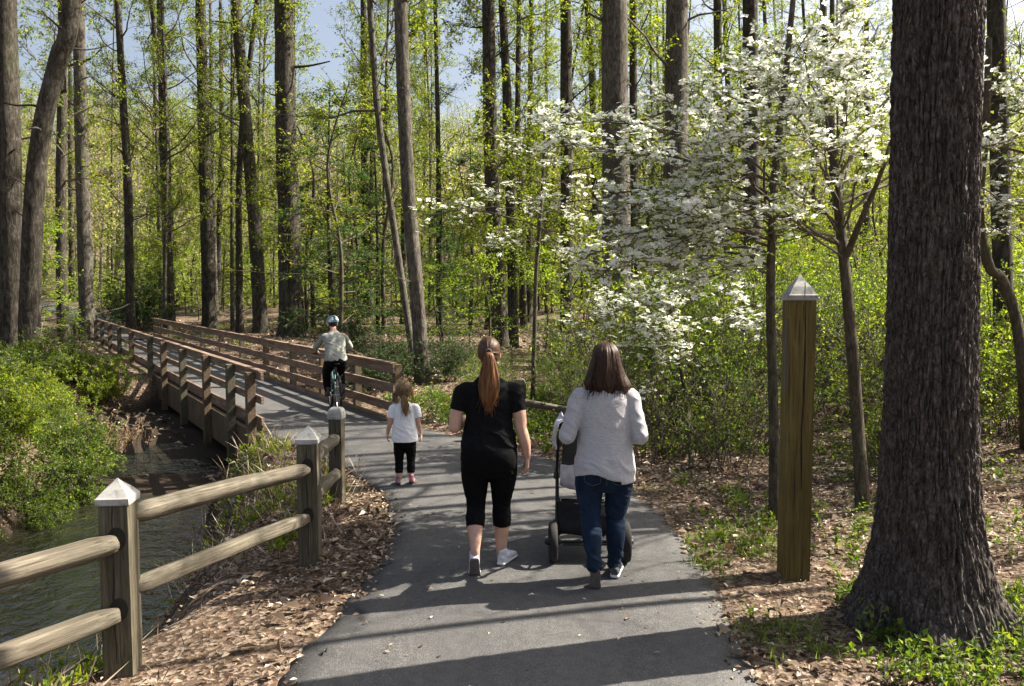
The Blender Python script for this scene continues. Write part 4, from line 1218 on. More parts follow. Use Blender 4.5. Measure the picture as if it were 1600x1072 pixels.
# grass tufts and small green plants along the banks and the path edge
g = Geo()
def tuft(X, Y, nb, hgt, spread=.05):
    N = len(X); Z = terr(X, Y)
    C = np.repeat(np.c_[X, Y, Z], nb, 0) + rr.normal(0, 1, (N * nb, 3)) * [spread, spread, 0]
    D = np.c_[rr.normal(0, .5, (N * nb, 2)), np.ones(N * nb)]
    h = np.repeat(hgt, nb) * rr.uniform(.5, 1.1, N * nb)
    g.add(*leafq(C, D, h, np.maximum(.004, h * .06), .1, r=rr), 0)
def herbs(X, Y, nb, hgt, leaf, mi):
    N = len(X); Z = terr(X, Y)
    P0 = np.repeat(np.c_[X, Y, Z], nb, 0) + rr.normal(0, .04, (N * nb, 3)) * [1, 1, 0]
    P = grow(P0, np.c_[rr.normal(0, .45, (N * nb, 2)), np.ones(N * nb)], np.repeat(hgt, nb) * rr.uniform(.4, 1.1, N * nb), 5, 0, .15, rr)
    g.add(*tubes(P, np.linspace(.002, .001, 5)[None].repeat(len(P), 0), 3), 3)
    p, d, _ = spawn(P, 7, .2, 1, 1.0, .3, rr)
    L = leaf * rr.uniform(.5, 1.3, len(p))
    g.add(*leafq(p, d + [0, 0, .1], L, L * rr.uniform(.4, .7, len(p)), r=rr), mi)
# lower right corner plants in front of the large trunk
X, Y = scatter(300, 1.9, 4.2, 3.2, 5.2); ok = (fbm(X * 1.2, Y * 1.2, 0, 303, 2) > -.35) & (X > 1.75 + .3 * (Y - 3.6)); herbs(X[ok], Y[ok], 5, rr.uniform(.10, .24, ok.sum()), .042, 1)
X, Y = scatter(420, 1.35, 3.4, 4.2, 6.8); ok = fbm(X * 1.6, Y * 1.6, 0, 304, 2) > .05; tuft(X[ok], Y[ok], 14, rr.uniform(.05, .13, ok.sum()), .06); herbs(X[ok][::3], Y[ok][::3], 3, rr.uniform(.05, .12, len(X[ok][::3])), .035, 1)
X, Y = scatter(500, 1.6, 9, 5.5, 11); ok = (fbm(X * .9, Y * .9, 0, 305, 2) > .0) & ~in_path(X, Y, .1); herbs(X[ok], Y[ok], 4, rr.uniform(.10, .3, ok.sum()), .045, 1)
# bank between fence and water
X, Y = scatter(1150, -4.2, -1.3, 3.6, 12.5); e = poly_dist(X, Y, SC)[0]
ok = (e > 1.25) & ~in_path(X, Y, .12) & (fbm(X * 1.1, Y * 1.1, 0, 306, 2) > -.1 - .16 * (Y - 5.5)) & (X < -1.75 + .06 * (Y - 6))
herbs(X[ok], Y[ok], 4, rr.uniform(.08, .26, ok.sum()), .045, 2); tuft(X[ok][::2], Y[ok][::2], 9, rr.uniform(.08, .22, len(X[ok][::2])))
n0 = len(X[ok]); dX, dY = X[ok] + rr.normal(0, .15, n0), Y[ok] + rr.normal(0, .15, n0)
C = np.repeat(np.c_[dX, dY, terr(dX, dY)], 9, 0) + rr.normal(0, 1, (n0 * 9, 3)) * [.09, .09, 0]
D = np.c_[rr.normal(0, .8, (n0 * 9, 2)), np.ones(n0 * 9)]
g.add(*leafq(C, D, rr.uniform(.12, .4, n0 * 9), rr.uniform(.004, .012, n0 * 9), .1, r=rr), 4)
# right of the path up to the bridge
X, Y = scatter(800, -2.2, 3, 9.6, 15); ok = ~in_path(X, Y, .15) & (X > -2.0 + (13.2 - Y) * .62)
herbs(X[ok], Y[ok], 5, rr.uniform(.12, .42, ok.sum()), .055, 1)
# left bank below the bushes
X, Y = scatter(500, -9, -5.0, 7, 15); e = poly_dist(X, Y, SC)[0]; ok = (e > 1.35) & (e < 2.8) & (X < -5); tuft(X[ok], Y[ok], 10, rr.uniform(.1, .3, ok.sum())); herbs(X[ok], Y[ok], 3, rr.uniform(.1, .3, ok.sum()), .05, 2)
# mossy / grassy patches on the far floor
X, Y = scatter(2600, -18, 14, 15, 45); ok = (fbm(X * .3, Y * .3, 0, 307, 2) > np.where(X / Y < .16, .42, .1)) & (poly_dist(X, Y, PATHC)[0] > 1.5) & ~((X / Y < -.5) & (X / Y > -.6)); tuft(X[ok], Y[ok], 10, rr.uniform(.15, .35, ok.sum()), .2); herbs(X[ok][::2], Y[ok][::2], 3, rr.uniform(.15, .5, len(X[ok][::2])), .09, 2)
tag(g.build("ground_plants", [M['grass'], M['leaf_mid'], M['leaf_spring'], M['twig'], M['litter']]), kind="stuff")
# dry tan reed plumes at the right edge of the left bush
g = Geo()
c = at(178, 690, 12.3)
P0 = np.c_[c[0] + rr.normal(0, .16, 40), c[1] + rr.normal(0, .2, 40), np.full(40, tz(c[0], c[1]))]
P = grow(P0, np.c_[rr.normal(.22, .25, 40), rr.normal(0, .2, 40), np.ones(40)], rr.uniform(.5, 1.0, 40), 7, -.03, .06, rr)
g.add(*tubes(P, np.linspace(.003, .0015, 7)[None].repeat(40, 0), 3), 0)
p, d, _ = spawn(P, 22, .55, 1, .5, 0, rr)
g.add(*leafq(p, d, rr.uniform(.03, .07, len(p)), .014, .1, r=rr), 1)
M['reed'] = mat_leaf("dry_plume", [(0, (.28, .20, .12)), (1, (.50, .38, .27))], (1.1, 1, .8))
tag(g.build("reed_clump", [M['twig'], M['reed']]), "clump of pale tan plumed stems at the right edge of the left bank bushes", "plant")
# ------------------------------------------------------------------ people
def union(g, voxel, smooth=4, fac=.5):
    """one continuous skin over overlapping closed pieces"""
    me = g.mesh("tmp", [])
    o = bpy.data.objects.new("tmp", me); COL.objects.link(o)
    md = o.modifiers.new("r", 'REMESH'); md.mode = 'VOXEL'; md.voxel_size = voxel
    if smooth:
        s = o.modifiers.new("s", 'SMOOTH'); s.factor = fac; s.iterations = smooth
    dg = bpy.context.evaluated_depsgraph_get()
    out = bpy.data.meshes.new_from_object(o.evaluated_get(dg), depsgraph=dg)
    bpy.data.objects.remove(o); bpy.data.meshes.remove(me)
    out.polygons.foreach_set("use_smooth", np.ones(len(out.polygons), bool))
    return out

def get_v(me):
    v = np.empty(len(me.vertices) * 3, np.float32); me.vertices.foreach_get("co", v); return v.reshape(-1, 3).astype(float)
def get_n(me):
    v = np.empty(len(me.vertices) * 3, np.float32); me.vertices.foreach_get("normal", v); return v.reshape(-1, 3).astype(float)
def set_v(me, v):
    me.vertices.foreach_set("co", v.astype(np.float32).ravel()); me.update()
def wrinkle(me, amp, fx, fy, fz, seed, mask=None, skew=0.6):
    v, n = get_v(me), get_n(me)
    f = fbm(v[:, 0] * fx + v[:, 2] * skew * fz * .3, v[:, 1] * fy, v[:, 2] * fz + v[:, 0] * skew * fx, seed, 2)
    f = 1 - np.abs(f) * 2
    a = amp * f if mask is None else amp * f * mask(v)
    set_v(me, v + n * a[:, None])
    return me
def link_me(name, me, mat, parent):
    me.materials.clear(); me.materials.append(mat); me.name = name
    o = bpy.data.objects.new(name, me); COL.objects.link(o); o.parent = parent
    return o

def loft_z(g, secs, n=40, m=40, pw=2.2, mat=0):
    """closed body from level sections (z, cx, cy, rx, ry)"""
    s = catmull(np.array(secs, float), m)
    a = np.linspace(0, 2 * PI, n, endpoint=False)
    ca, sa = np.cos(a), np.sin(a)
    ex = np.sign(ca) * np.abs(ca) ** (2 / pw); ey = np.sign(sa) * np.abs(sa) ** (2 / pw)
    V = np.stack([s[:, 1:2] + s[:, 3:4] * ex, s[:, 2:3] + s[:, 4:5] * ey, np.repeat(s[:, 0:1], n, 1)], -1).reshape(-1, 3)
    V = np.concatenate([V, [[s[0, 1], s[0, 2], s[0, 0]], [s[-1, 1], s[-1, 2], s[-1, 0]]]])
    i = np.arange(m * n).reshape(m, n)
    q = np.stack([i[:-1], np.roll(i[:-1], -1, 1), np.roll(i[1:], -1, 1), i[1:]], -1).reshape(-1, 4)
    k = np.arange(n); b = (k + 1) % n
    t = np.concatenate([np.stack([np.full(n, m * n), b, k], -1), np.stack([np.full(n, m * n + 1), (m - 1) * n + k, (m - 1) * n + b], -1)])
    g.addgeo(V, [q, t], [mat, mat])

def limb(g, pts, rad, k=20, m=28):
    P = catmull(np.array(pts, float), m); Rr = catmull(np.c_[np.array(rad, float), np.zeros(len(rad)), np.zeros(len(rad))], m)[:, 0]
    V, q, t = capped_tube(P, Rr, k)
    g.addgeo(V, [q, t], [0, 0])

def ellipsoid(g, c, r, k=28, m=18, Mx=None, mat=0):
    u = np.linspace(0, PI, m)[1:-1]; a = np.linspace(0, 2 * PI, k, endpoint=False)
    V = np.stack([np.sin(u)[:, None] * np.cos(a), np.sin(u)[:, None] * np.sin(a), np.repeat(np.cos(u)[:, None], k, 1)], -1).reshape(-1, 3)
    V = np.concatenate([V, [[0, 0, 1], [0, 0, -1]]]) * np.asarray(r)
    if Mx is not None: V = V @ np.asarray(Mx).T
    V = V + np.asarray(c)
    mm = len(u); i = np.arange(mm * k).reshape(mm, k)
    q = np.stack([i[:-1], i[1:], np.roll(i[1:], -1, 1), np.roll(i[:-1], -1, 1)], -1).reshape(-1, 4)
    j = np.arange(k); b = (j + 1) % k
    t = np.concatenate([np.stack([np.full(k, mm * k), j, b], -1), np.stack([np.full(k, mm * k + 1), (mm - 1) * k + b, (mm - 1) * k + j], -1)])
    g.addgeo(V, [q, t], [mat, mat])

def hand(g, W, d, nrm, thumb, curl=(.35, .45, .3), sc=1.0):
    """palm, four fingers of different lengths and a thumb; nrm = the way the palm faces, thumb = +1/-1 side"""
    W = np.asarray(W, float); d = norm(np.asarray(d, float)[None])[0]; nrm = np.asarray(nrm, float); nrm = norm((nrm - d * (nrm @ d))[None])[0]
    s = np.cross(d, nrm) * thumb
    for k, (off, ln, kn) in enumerate(((.030, .066, .082), (.0105, .076, .088), (-.0105, .071, .085), (-.029, .056, .077))):
        kp = W + (d * kn + s * off) * sc
        limb(g, [W - d * .01 * sc + s * off * .45 * sc, W + (d * kn * .5 + s * off * .8) * sc, kp], [.0155 * sc, .0145 * sc, .0115 * sc], 12, 10)
        p = kp; ang = 0; dd = norm((d + s * off * 3.2)[None])[0]; P = [p]
        for j, fr in enumerate((.45, .31, .24)):
            ang += curl[j] * (1 + .12 * k)
            v = dd * math.cos(ang) + nrm * math.sin(ang)
            p = p + v * ln * fr * sc; P.append(p)
        limb(g, P, [.0098 * sc, .0092 * sc, .0086 * sc, .0072 * sc], 10, 14)
    b = W + (d * .018 + s * .024) * sc
    t1 = b + (d * .028 + s * .022 + nrm * .014) * sc; t2 = t1 + (d * .028 + s * .006 + nrm * .012) * sc; t3 = t2 + (d * .022 - s * .002 + nrm * .008) * sc
    limb(g, [b - d * .012 * sc, b, t1, t2, t3], [.014 * sc, .0155 * sc, .0125 * sc, .0105 * sc, .0085 * sc], 10, 14)

def head(g, c, sc=1.0, yaw=0.0, pitch=0.0):
    """skull, jaw, brow, nose, lips, ears; faces +Y"""
    c = np.asarray(c, float)
    Mx = np.array(Matrix.Rotation(yaw, 3, 'Z') @ Matrix.Rotation(pitch, 3, 'X'))
    def P(x, y, z): return c + Mx @ (np.array([x, y, z]) * sc)
    for p, r in (((0, -.012, .018), (.074, .092, .094)), ((0, .022, -.03), (.060, .066, .084)), ((0, .045, -.082), (.036, .036, .026)), ((0, .078, -.002), (.014, .018, .03)), ((0, .096, -.018), (.0145, .015, .011)),
                 ((0, .080, -.050), (.026, .012, .007)), ((0, .078, -.060), (.022, .012, .007)), ((0, .070, .030), (.052, .018, .012)), ((.038, .056, -.015), (.022, .02, .02)), ((-.038, .056, -.015), (.022, .02, .02)),
                 ((.077, -.005, -.012), (.009, .018, .031)), ((-.077, -.005, -.012), (.009, .018, .031))):
        ellipsoid(g, P(*p), np.array(r) * sc, Mx=Mx)
    return P, Mx

def eyes(P, sc, parent):
    for sx in (-1, 1):
        g = Geo(); ellipsoid(g, P(sx * .030, .0655, .006), np.array([.0125, .0125, .0095]) * sc, 16, 10)
        e = g.build("eye", M['eye'], parent, True)
        g = Geo(); ellipsoid(g, P(sx * .030, .0755, .006), np.array([.0062, .0035, .0062]) * sc, 12, 8)
        g.build("iris", M['iris'], e, True)

def hair_mat(name, stops, sc=1.0):
    m, t, out = nt(name)
    n = noise(t, 60 * sc, 4, .7, (1, 1, .06), .3)
    c = ramp(t, n, stops)
    b = bump(t, n, .6, .004)
    princ(t, out, c, .5, b, .25)
    return m
M['skin'] = mat_noise("skin_fair", [(.3, (.42, .245, .18)), (.7, (.52, .32, .24))], 14, rough=.5, bs=.1, bd=.001, spec=.4)
M['eye'] = mat_noise("eye_white", [(.3, (.75, .73, .70)), (.7, (.8, .78, .76))], 20, rough=.2, bs=0)
M['iris'] = mat_noise("eye_iris", [(.3, (.06, .045, .03)), (.7, (.10, .07, .05))], 80, rough=.1, bs=0)
M['black_tee'] = mat_noise("black_jersey", [(.3, (.0038, .0038, .0046)), (.7, (.0075, .0075, .0088))], 40, rough=.9, bs=.25, bd=.002, bscale=300, spec=.12)
M['black_legging'] = mat_noise("black_legging_knit", [(.3, (.0022, .0022, .0028)), (.7, (.0045, .0045, .0055))], 40, spec=.12, rough=.9, bs=.2, bd=.001, bscale=400)
M['sweater'] = mat_noise("pale_grey_knit", [(.3, (.31, .305, .325)), (.5, (.375, .37, .39)), (.7, (.43, .425, .445))], 40, stretch=(1, 1, 3), rough=.95, bs=.5, bd=.003, bscale=160, bstretch=(1, 1, 3), sheen=.15)
M['denim'] = mat_noise("blue_denim", [(.3, (.005, .011, .024)), (.55, (.011, .022, .046)), (.8, (.026, .045, .082))], 7, spec=.15, rough=.9, bs=.35, bd=.002, bscale=350)
M['white_tee'] = mat_noise("white_cotton", [(.3, (.70, .70, .74)), (.7, (.82, .82, .84))], 12, rough=.9, bs=.2, bd=.002, bscale=300)
M['grey_jersey'] = mat_noise("grey_cycling_top", [(.3, (.20, .21, .18)), (.7, (.29, .30, .26))], 12, rough=.85, bs=.2, bd=.002, bscale=250)
M['hair_auburn'] = hair_mat("hair_auburn", [(.3, (.030, .011, .004)), (.5, (.11, .045, .014)), (.75, (.24, .11, .035))])
M['hair_auburn_cap'] = hair_mat("hair_brown_pulled", [(.3, (.035, .017, .010)), (.6, (.075, .038, .022)), (.8, (.13, .07, .042))], .8)
M['hair_dark'] = hair_mat("hair_dark_brown", [(.3, (.012, .0055, .003)), (.55, (.036, .016, .008)), (.8, (.085, .040, .019))])
M['hair_blond'] = hair_mat("hair_dark_blond", [(.3, (.10, .06, .028)), (.55, (.22, .14, .07)), (.8, (.42, .29, .16))])
M['shoe_white'] = mat_noise("shoe_mesh_white", [(.3, (.36, .38, .43)), (.55, (.55, .57, .62)), (.75, (.72, .73, .76))], 26, rough=.75, bs=.4, bd=.002, bscale=200)
M['shoe_dark'] = mat_noise("shoe_dark_grey", [(.3, (.03, .032, .038)), (.7, (.085, .088, .095))], 30, rough=.75, bs=.3, bd=.002)
M['shoe_pink'] = mat_noise("shoe_pink_grey", [(.35, (.10, .09, .10)), (.5, (.42, .16, .20)), (.65, (.60, .45, .47))], 30, rough=.7, bs=.3, bd=.002)
M['sole_white'] = mat_noise("sole_white", [(.3, (.55, .56, .58)), (.7, (.7, .7, .72))], 20, rough=.6, bs=.1)
M['sole_dark'] = mat_noise("sole_dark", [(.3, (.03, .028, .028)), (.7, (.07, .065, .065))], 20, rough=.8, bs=.4, bscale=90)
M['sole_grey'] = mat_noise("sole_grey_brown", [(.3, (.085, .07, .068)), (.7, (.16, .135, .13))], 30, rough=.8, bs=.4, bscale=90)

def shoe(parent, heel, yaw, pitch, L, mat, sole, tread, sc=1.0):
    """trainer: heel point on the ground, toes turned by yaw, heel lifted by pitch about the ball"""
    w = .5 * .085 * L / .25
    prof = [(0, .60, .062), (.03, .80, .072), (.09, .82, .075), (.15, .92, .062), (.19, 1.0, .05), (.225, .92, .040), (.25, .55, .032)]
    k = L / .25
    def mp(V):
        V = np.asarray(V, float).copy()
        yb = .175 * k
        if pitch:
            c_, s_ = math.cos(pitch), math.sin(pitch)
            bk = V[:, 1] < yb + 1
            y = V[:, 1] - yb; z = V[:, 2]
            # forefoot bends: full lift behind the ball, less beyond it
            f = np.clip((.06 * k - y) / (.10 * k), .25, 1)
            c2, s2 = np.cos(pitch * f), np.sin(pitch * f)
            V[:, 1] = yb + y * c2 + z * s2 * .6
            V[:, 2] = -y * s2 * (y < 0) + z * c2 - y * s2 * (y >= 0) * 0
        c_, s_ = math.cos(yaw), math.sin(yaw)
        x, y = V[:, 0].copy(), V[:, 1].copy()
        V[:, 0] = c_ * x - s_ * y + heel[0]; V[:, 1] = s_ * x + c_ * y + heel[1]; V[:, 2] += heel[2]
        return V
    pr = catmull(np.array(prof), 26)
    a = np.linspace(0, 2 * PI, 28, endpoint=False)
    def rings(wk, zb, zt):
        rows = []
        for (y, wf, h), zt_ in zip(pr, zt):
            cz, rz_ = (zb + zt_) / 2, (zt_ - zb) / 2
            ca, sa = np.cos(a), np.sin(a)
            rows.append(np.c_[np.sign(ca) * np.abs(ca) ** .8 * w * wf * wk, np.full(28, y * k), cz + rz_ * np.sign(sa) * np.abs(sa) ** .75])
        return np.array(rows)
    def closed(g, rows):
        m = len(rows); n = 28
        V = np.concatenate([rows.reshape(-1, 3), rows[0].mean(0)[None], rows[-1].mean(0)[None]])
        i = np.arange(m * n).reshape(m, n); kk = np.arange(n); b = (kk + 1) % n
        q = np.stack([i[:-1], i[1:], np.roll(i[1:], -1, 1), np.roll(i[:-1], -1, 1)], -1).reshape(-1, 4)
        t = np.concatenate([np.stack([np.full(n, m * n), kk, b], -1), np.stack([np.full(n, m * n + 1), (m - 1) * n + b, (m - 1) * n + kk], -1)])
        g.addgeo(V, [q, t], [0, 0])
    g = Geo(); closed(g, rings(.93, .012 * k, pr[:, 2] * k + .012))
    limb(g, [[0, .055 * k, .04 * k], [0, .05 * k, .085 * k], [0, .043 * k, .105 * k]], [.036 * k, .036 * k, .037 * k], 16, 8)
    me = union(g, .005 * max(k, .6), 3)
    set_v(me, mp(get_v(me)))
    up = link_me("shoe", me, mat, parent)
    g = Geo(); r_ = rings(1.04, .006, np.full(26, .030 * k)); closed(g, r_); me = g.mesh("sole", [sole], True); set_v(me, mp(get_v(me)))
    so = bpy.data.objects.new("sole", me); COL.objects.link(so); so.parent = up
    g = Geo(); r_ = rings(.98, 0.0, np.full(26, .010 * k)); closed(g, r_); me = g.mesh("tread", [tread], True); set_v(me, mp(get_v(me)))
    so = bpy.data.objects.new("tread", me); COL.objects.link(so); so.parent = up
    # laces
    g = Geo()
    for j in range(4):
        y = (.095 + .022 * j) * k; z = np.interp(y / k, pr[:, 0], pr[:, 2]) * k + .014
        P = np.array([[-.022 * k, y, z - .004], [0, y + .004, z + .001], [.022 * k, y, z - .004]])
        gtube(g, P, .0025 * k, 6)
    me = g.mesh("laces", [sole], True); set_v(me, mp(get_v(me)))
    so = bpy.data.objects.new("laces", me); COL.objects.link(so); so.parent = up
    return up

def strands(g, secs, n=120, m=60, amp=.06, seed=0, taper=True, fr=30, pw=2.0):
    """hair falling along a path: sections (x,y,z, rx, ry), strand grooves round the outline"""
    s = catmull(np.array(secs, float), m)
    a = np.linspace(0, 2 * PI, n, endpoint=False)
    t = np.linspace(0, 1, m)
    A, T = np.meshgrid(a, t)
    f = 1 + amp * (fbm(np.cos(A) * fr / 6, np.sin(A) * fr / 6, T * 2.2, seed, 2) + .6 * vnoise(np.cos(A) * fr / 2, np.sin(A) * fr / 2, T * 1.3, seed + 4))
    V = np.stack([s[:, 0:1] + s[:, 3:4] * np.cos(A) * f, s[:, 1:2] + s[:, 4:5] * np.sin(A) * f, s[:, 2:3] + 0 * A], -1)
    V[-6:, :, 2] -= (np.linspace(0, 1, 6)[:, None] * .03 * np.abs(fbm(np.cos(a) * 5, np.sin(a) * 5, 0, seed + 9)))
    V = V.reshape(-1, 3)
    V = np.concatenate([V, [[s[0, 0], s[0, 1], s[0, 2] + .004]], [[s[-1, 0], s[-1, 1], s[-1, 2]]]])
    i = np.arange(m * n).reshape(m, n); k = np.arange(n); b = (k + 1) % n
    q = np.stack([i[:-1], i[1:], np.roll(i[1:], -1, 1), np.roll(i[:-1], -1, 1)], -1).reshape(-1, 4)
    tt = np.concatenate([np.stack([np.full(n, m * n), k, b], -1), np.stack([np.full(n, m * n + 1), (m - 1) * n + b, (m - 1) * n + k], -1)])
    g.addgeo(V, [q, tt], [0, 0])

def hair_wisps(g, pts0, pts1, n, r, spread, sag=.02, rad=.0009):
    """loose hairs from round one point to round another"""
    p0 = np.asarray(pts0) + r.normal(0, 1, (n, 3)) * spread[0]; p1 = np.asarray(pts1) + r.normal(0, 1, (n, 3)) * spread[1]
    s = np.linspace(0, 1, 8)
    P = p0[:, None] + (p1 - p0)[:, None] * s[None, :, None] + r.normal(0, .004, (n, 8, 3))
    P[:, :, 1] -= sag * np.sin(s * PI)[None]
    g.add(*tubes(P, np.full((n, 8), rad), 3))

def pulled_cap(g, c, r3, knot, seed, front=.03):
    """hair drawn back over the skull towards the knot (poles along y)"""
    k, m = 140, 40
    u = np.linspace(.0, PI * .78, m); a = np.linspace(0, 2 * PI, k, endpoint=False)
    U, A = np.meshgrid(u, a, indexing='ij')
    f = 1 + .022 * fbm(np.cos(A) * 5, np.sin(A) * 5, U * .5, seed, 3) * np.minimum(1, U * 2)
    V = np.stack([np.sin(U) * np.cos(A) * r3[0] * f, -np.cos(U) * r3[1] * f, np.sin(U) * np.sin(A) * r3[2] * f], -1)
    # lower front stays open for the face and the nape
    V = V + np.asarray(c)
    low = np.sin(A) < -.25
    V[..., 1] = np.where(low, np.minimum(V[..., 1], c[1] + .0 + .05 * (1 + np.sin(A))), V[..., 1])
    V = V.reshape(-1, 3); i = np.arange(m * k).reshape(m, k)
    q = np.stack([i[:-1], i[1:], np.roll(i[1:], -1, 1), np.roll(i[:-1], -1, 1)], -1).reshape(-1, 4)
    g.add(V, q)

def ankle_of(heel_y, pitch, up=.08):
    c_, s_ = math.cos(pitch), math.sin(pitch)
    return heel_y + .175 - .125 * c_ + up * s_ * .6, .125 * s_ + up * c_

def person(loc, rz, label):
    return empty("person", loc, rz, label, "person")

# ---- woman in black with a long ponytail, mid stride
X0, Y0 = -.162, 5.64
w1 = person((X0, Y0, .012), R(0), "woman in black t-shirt and cropped leggings with long auburn ponytail walking")
AY, AZ = ankle_of(-.355, R(58))
hipsL, kneeL, ankL = [-.098, -.06, .86], [-.095, -.04, .465], [-.094, AY - .02, AZ + .055]
hipsR, kneeR, ankR = [.098, -.06, .86], [.088, .04, .46], [.085, .06, .085]
shL, elL, wrL = [-.180, -.06, 1.295], [-.245, -.10, 1.045], [-.175, .13, 1.07]
shR, elR, wrR = [.180, -.06, 1.295], [.228, -.09, 1.035], [.272, -.035, .815]
g = Geo()
tor1 = [(.70, 0, -.06, .10, .09), (.78, 0, -.065, .185, .125), (.86, 0, -.07, .193, .135), (.96, 0, -.06, .165, .11), (1.06, 0, -.055, .148, .10), (1.16, 0, -.045, .155, .105), (1.25, 0, -.045, .165, .105), (1.32, 0, -.055, .150, .085), (1.37, 0, -.06, .10, .066), (1.405, 0, -.058, .064, .056), (1.43, 0, -.055, .054, .054), (1.48, 0, -.04, .050, .052), (1.54, 0, -.03, .048, .05)]
loft_z(g, tor1)
HP, HM = head(g, (0, -.015, 1.565), 1.0, R(-2), 0)
legs1 = [([hipsL, [-.1, -.035, .66], kneeL, [-.097, -.125, .37], ankL, [-.094, AY + .006, AZ - .02]], [.098, .092, .060, .062, .034, .034]), ([hipsR, [.098, -.01, .66], kneeR, [.09, .015, .36], ankR, [.085, .09, .05]], [.098, .092, .060, .062, .035, .034])]
for p, r_ in legs1: limb(g, p, r_)
limb(g, [[-.11, -.06, 1.315], shL, [-.222, -.085, 1.17], elL], [.048, .052, .050, .043]); limb(g, [elL, [-.215, .02, 1.055], wrL], [.044, .041, .028])
limb(g, [[.11, -.06, 1.315], shR, [.212, -.08, 1.17], elR], [.048, .052, .050, .042]); limb(g, [elR, [.255, -.07, .93], wrR], [.042, .041, .027])
hand(g, wrR, [.04, .18, -1], [-1, .15, 0], +1, (.45, .6, .45)); hand(g, wrL, [.75, .6, .1], [.0, .0, -1], 1, (.3, .5, .4))
body = link_me("body", union(g, .005, 3), M['skin'], w1)
eyes(HP, 1.0, body)
# leggings
g = Geo()
loft_z(g, [(.68, 0, -.06, .12, .10), (.76, 0, -.067, .192, .133), (.85, 0, -.075, .203, .145), (.93, 0, -.068, .184, .127), (1.0, 0, -.06, .166, .112)])
for (p, r_), zc in zip(legs1, (.345, .315)):
    P = catmull(np.array(p), 60); Rr = catmull(np.c_[r_, np.zeros(6), np.zeros(6)], 60)[:, 0]
    k = P[:, 2] > zc - .01
    V, q, t = capped_tube(P[k], Rr[k] + .0065, 24, True); g.addgeo(V, [q, t], [0, 0])
lg = wrinkle(union(g, .006, 4), .0022, 14, 10, 26, 401, lambda v: np.exp(-((v[:, 2] - .46) / .09) ** 2) + .35 + np.exp(-((v[:, 2] - .72) / .05) ** 2))
link_me("leggings", lg, M['black_legging'], w1)
# t-shirt
g = Geo()
loft_z(g, [(.885, 0, -.07, .202, .143), (.93, 0, -.068, .196, .137), (1.0, 0, -.062, .180, .122), (1.07, 0, -.056, .168, .114), (1.16, 0, -.048, .172, .118), (1.25, 0, -.048, .180, .117), (1.32, 0, -.057, .164, .097), (1.365, 0, -.06, .115, .078), (1.40, 0, -.058, .075, .064)])
for sx, sh, el in ((-1, shL, elL), (1, shR, elR)):
    sh, el = np.array(sh), np.array(el); e2 = sh + (el - sh) * .54
    limb(g, [[sx * .10, -.06, 1.312], sh + [sx * .002, 0, .0], (sh + e2) / 2 + [sx * .004, 0, 0]], [.055, .061, .064])
    P = np.array([sh, (sh + e2) / 2 + [sx * .004, 0, 0], e2 + [sx * .004, 0, 0]]); V, q, t = capped_tube(catmull(P, 12), np.linspace(.061, .062, 12), 22, True); g.addgeo(V, [q, t], [0, 0])
ts = wrinkle(union(g, .006, 5), .008, 9, 7, 15, 402, lambda v: .35 + np.exp(-((v[:, 2] - 1.0) / .09) ** 2))
link_me("t_shirt", ts, M['black_tee'], w1)
g = Geo(); pulled_cap(g, (0, -.032, 1.585), (.083, .100, .103), None, 411)
h = g.build("hair", M['hair_auburn_cap'], w1, True)
g = Geo()
strands(g, [(.0, -.125, 1.585, .016, .014), (.002, -.150, 1.57, .026, .020), (.004, -.160, 1.52, .040, .026), (.004, -.168, 1.44, .056, .030), (.004, -.182, 1.35, .066, .032), (.002, -.19, 1.28, .058, .028), (-.004, -.186, 1.22, .036, .020), (-.006, -.182, 1.185, .012, .008)], 160, 90, .16, 412, fr=36)
r_ = np.random.RandomState(8)
hair_wisps(g, (0, -.165, 1.54), (0, -.188, 1.20), 120, r_, ([.012, .006, .01], [.024, .010, .035]), .012)
g.build("ponytail", M['hair_auburn'], h, True)
g = Geo(); a = np.linspace(0, 2 * PI, 25); g.add(*tubes(np.c_[.019 * np.cos(a), np.full(25, -.134), 1.582 + .019 * np.sin(a)][None], np.full((1, 25), .006), 8))
g.build("hair_tie", M['sole_grey'], h, True)
g = Geo(); a = np.linspace(0, 2 * PI, 25); q = np.array([.266, -.04, .845]); g.add(*tubes((q + np.c_[.031 * np.cos(a), .031 * np.sin(a), .006 * np.cos(a)])[None], np.full((1, 25), .0035), 8))
g.build("bracelet", M['sole_dark'], w1, True)
shoe(w1, (-.094, -.355, 0), R(2), R(58), .25, M['shoe_white'], M['sole_white'], M['sole_grey'])
shoe(w1, (.078, .005, 0), R(-24), 0, .25, M['shoe_white'], M['sole_white'], M['sole_dark'])

# ---- woman in the grey jumper pushing the pushchair
X2, Y2 = .628, 5.42
w2 = person((X2, Y2, .012), R(0), "woman with shoulder-length dark hair in pale grey sweater and jeans pushing the stroller")
A2Y, A2Z = ankle_of(-.385, R(60))
sL, eL, hL = np.array([-.178, -.05, 1.285]), np.array([-.275, -.10, 1.035]), np.array([-.245, .22, .985])
sR, eR, hR = np.array([.178, -.05, 1.285]), np.array([.245, -.10, 1.03]), np.array([.10, .22, .985])
legs2 = [([[-.10, -.05, .84], [-.105, -.03, .64], [-.098, -.05, .46], [-.095, -.15, .33], [-.093, A2Y - .02, A2Z + .06], [-.092, A2Y + .006, A2Z - .02]], [.10, .092, .062, .060, .036, .034]), ([[.10, -.05, .84], [.105, -.02, .64], [.092, .01, .45], [.09, -.01, .3], [.088, .03, .1], [.088, .06, .05]], [.10, .092, .063, .060, .037, .034])]
g = Geo()
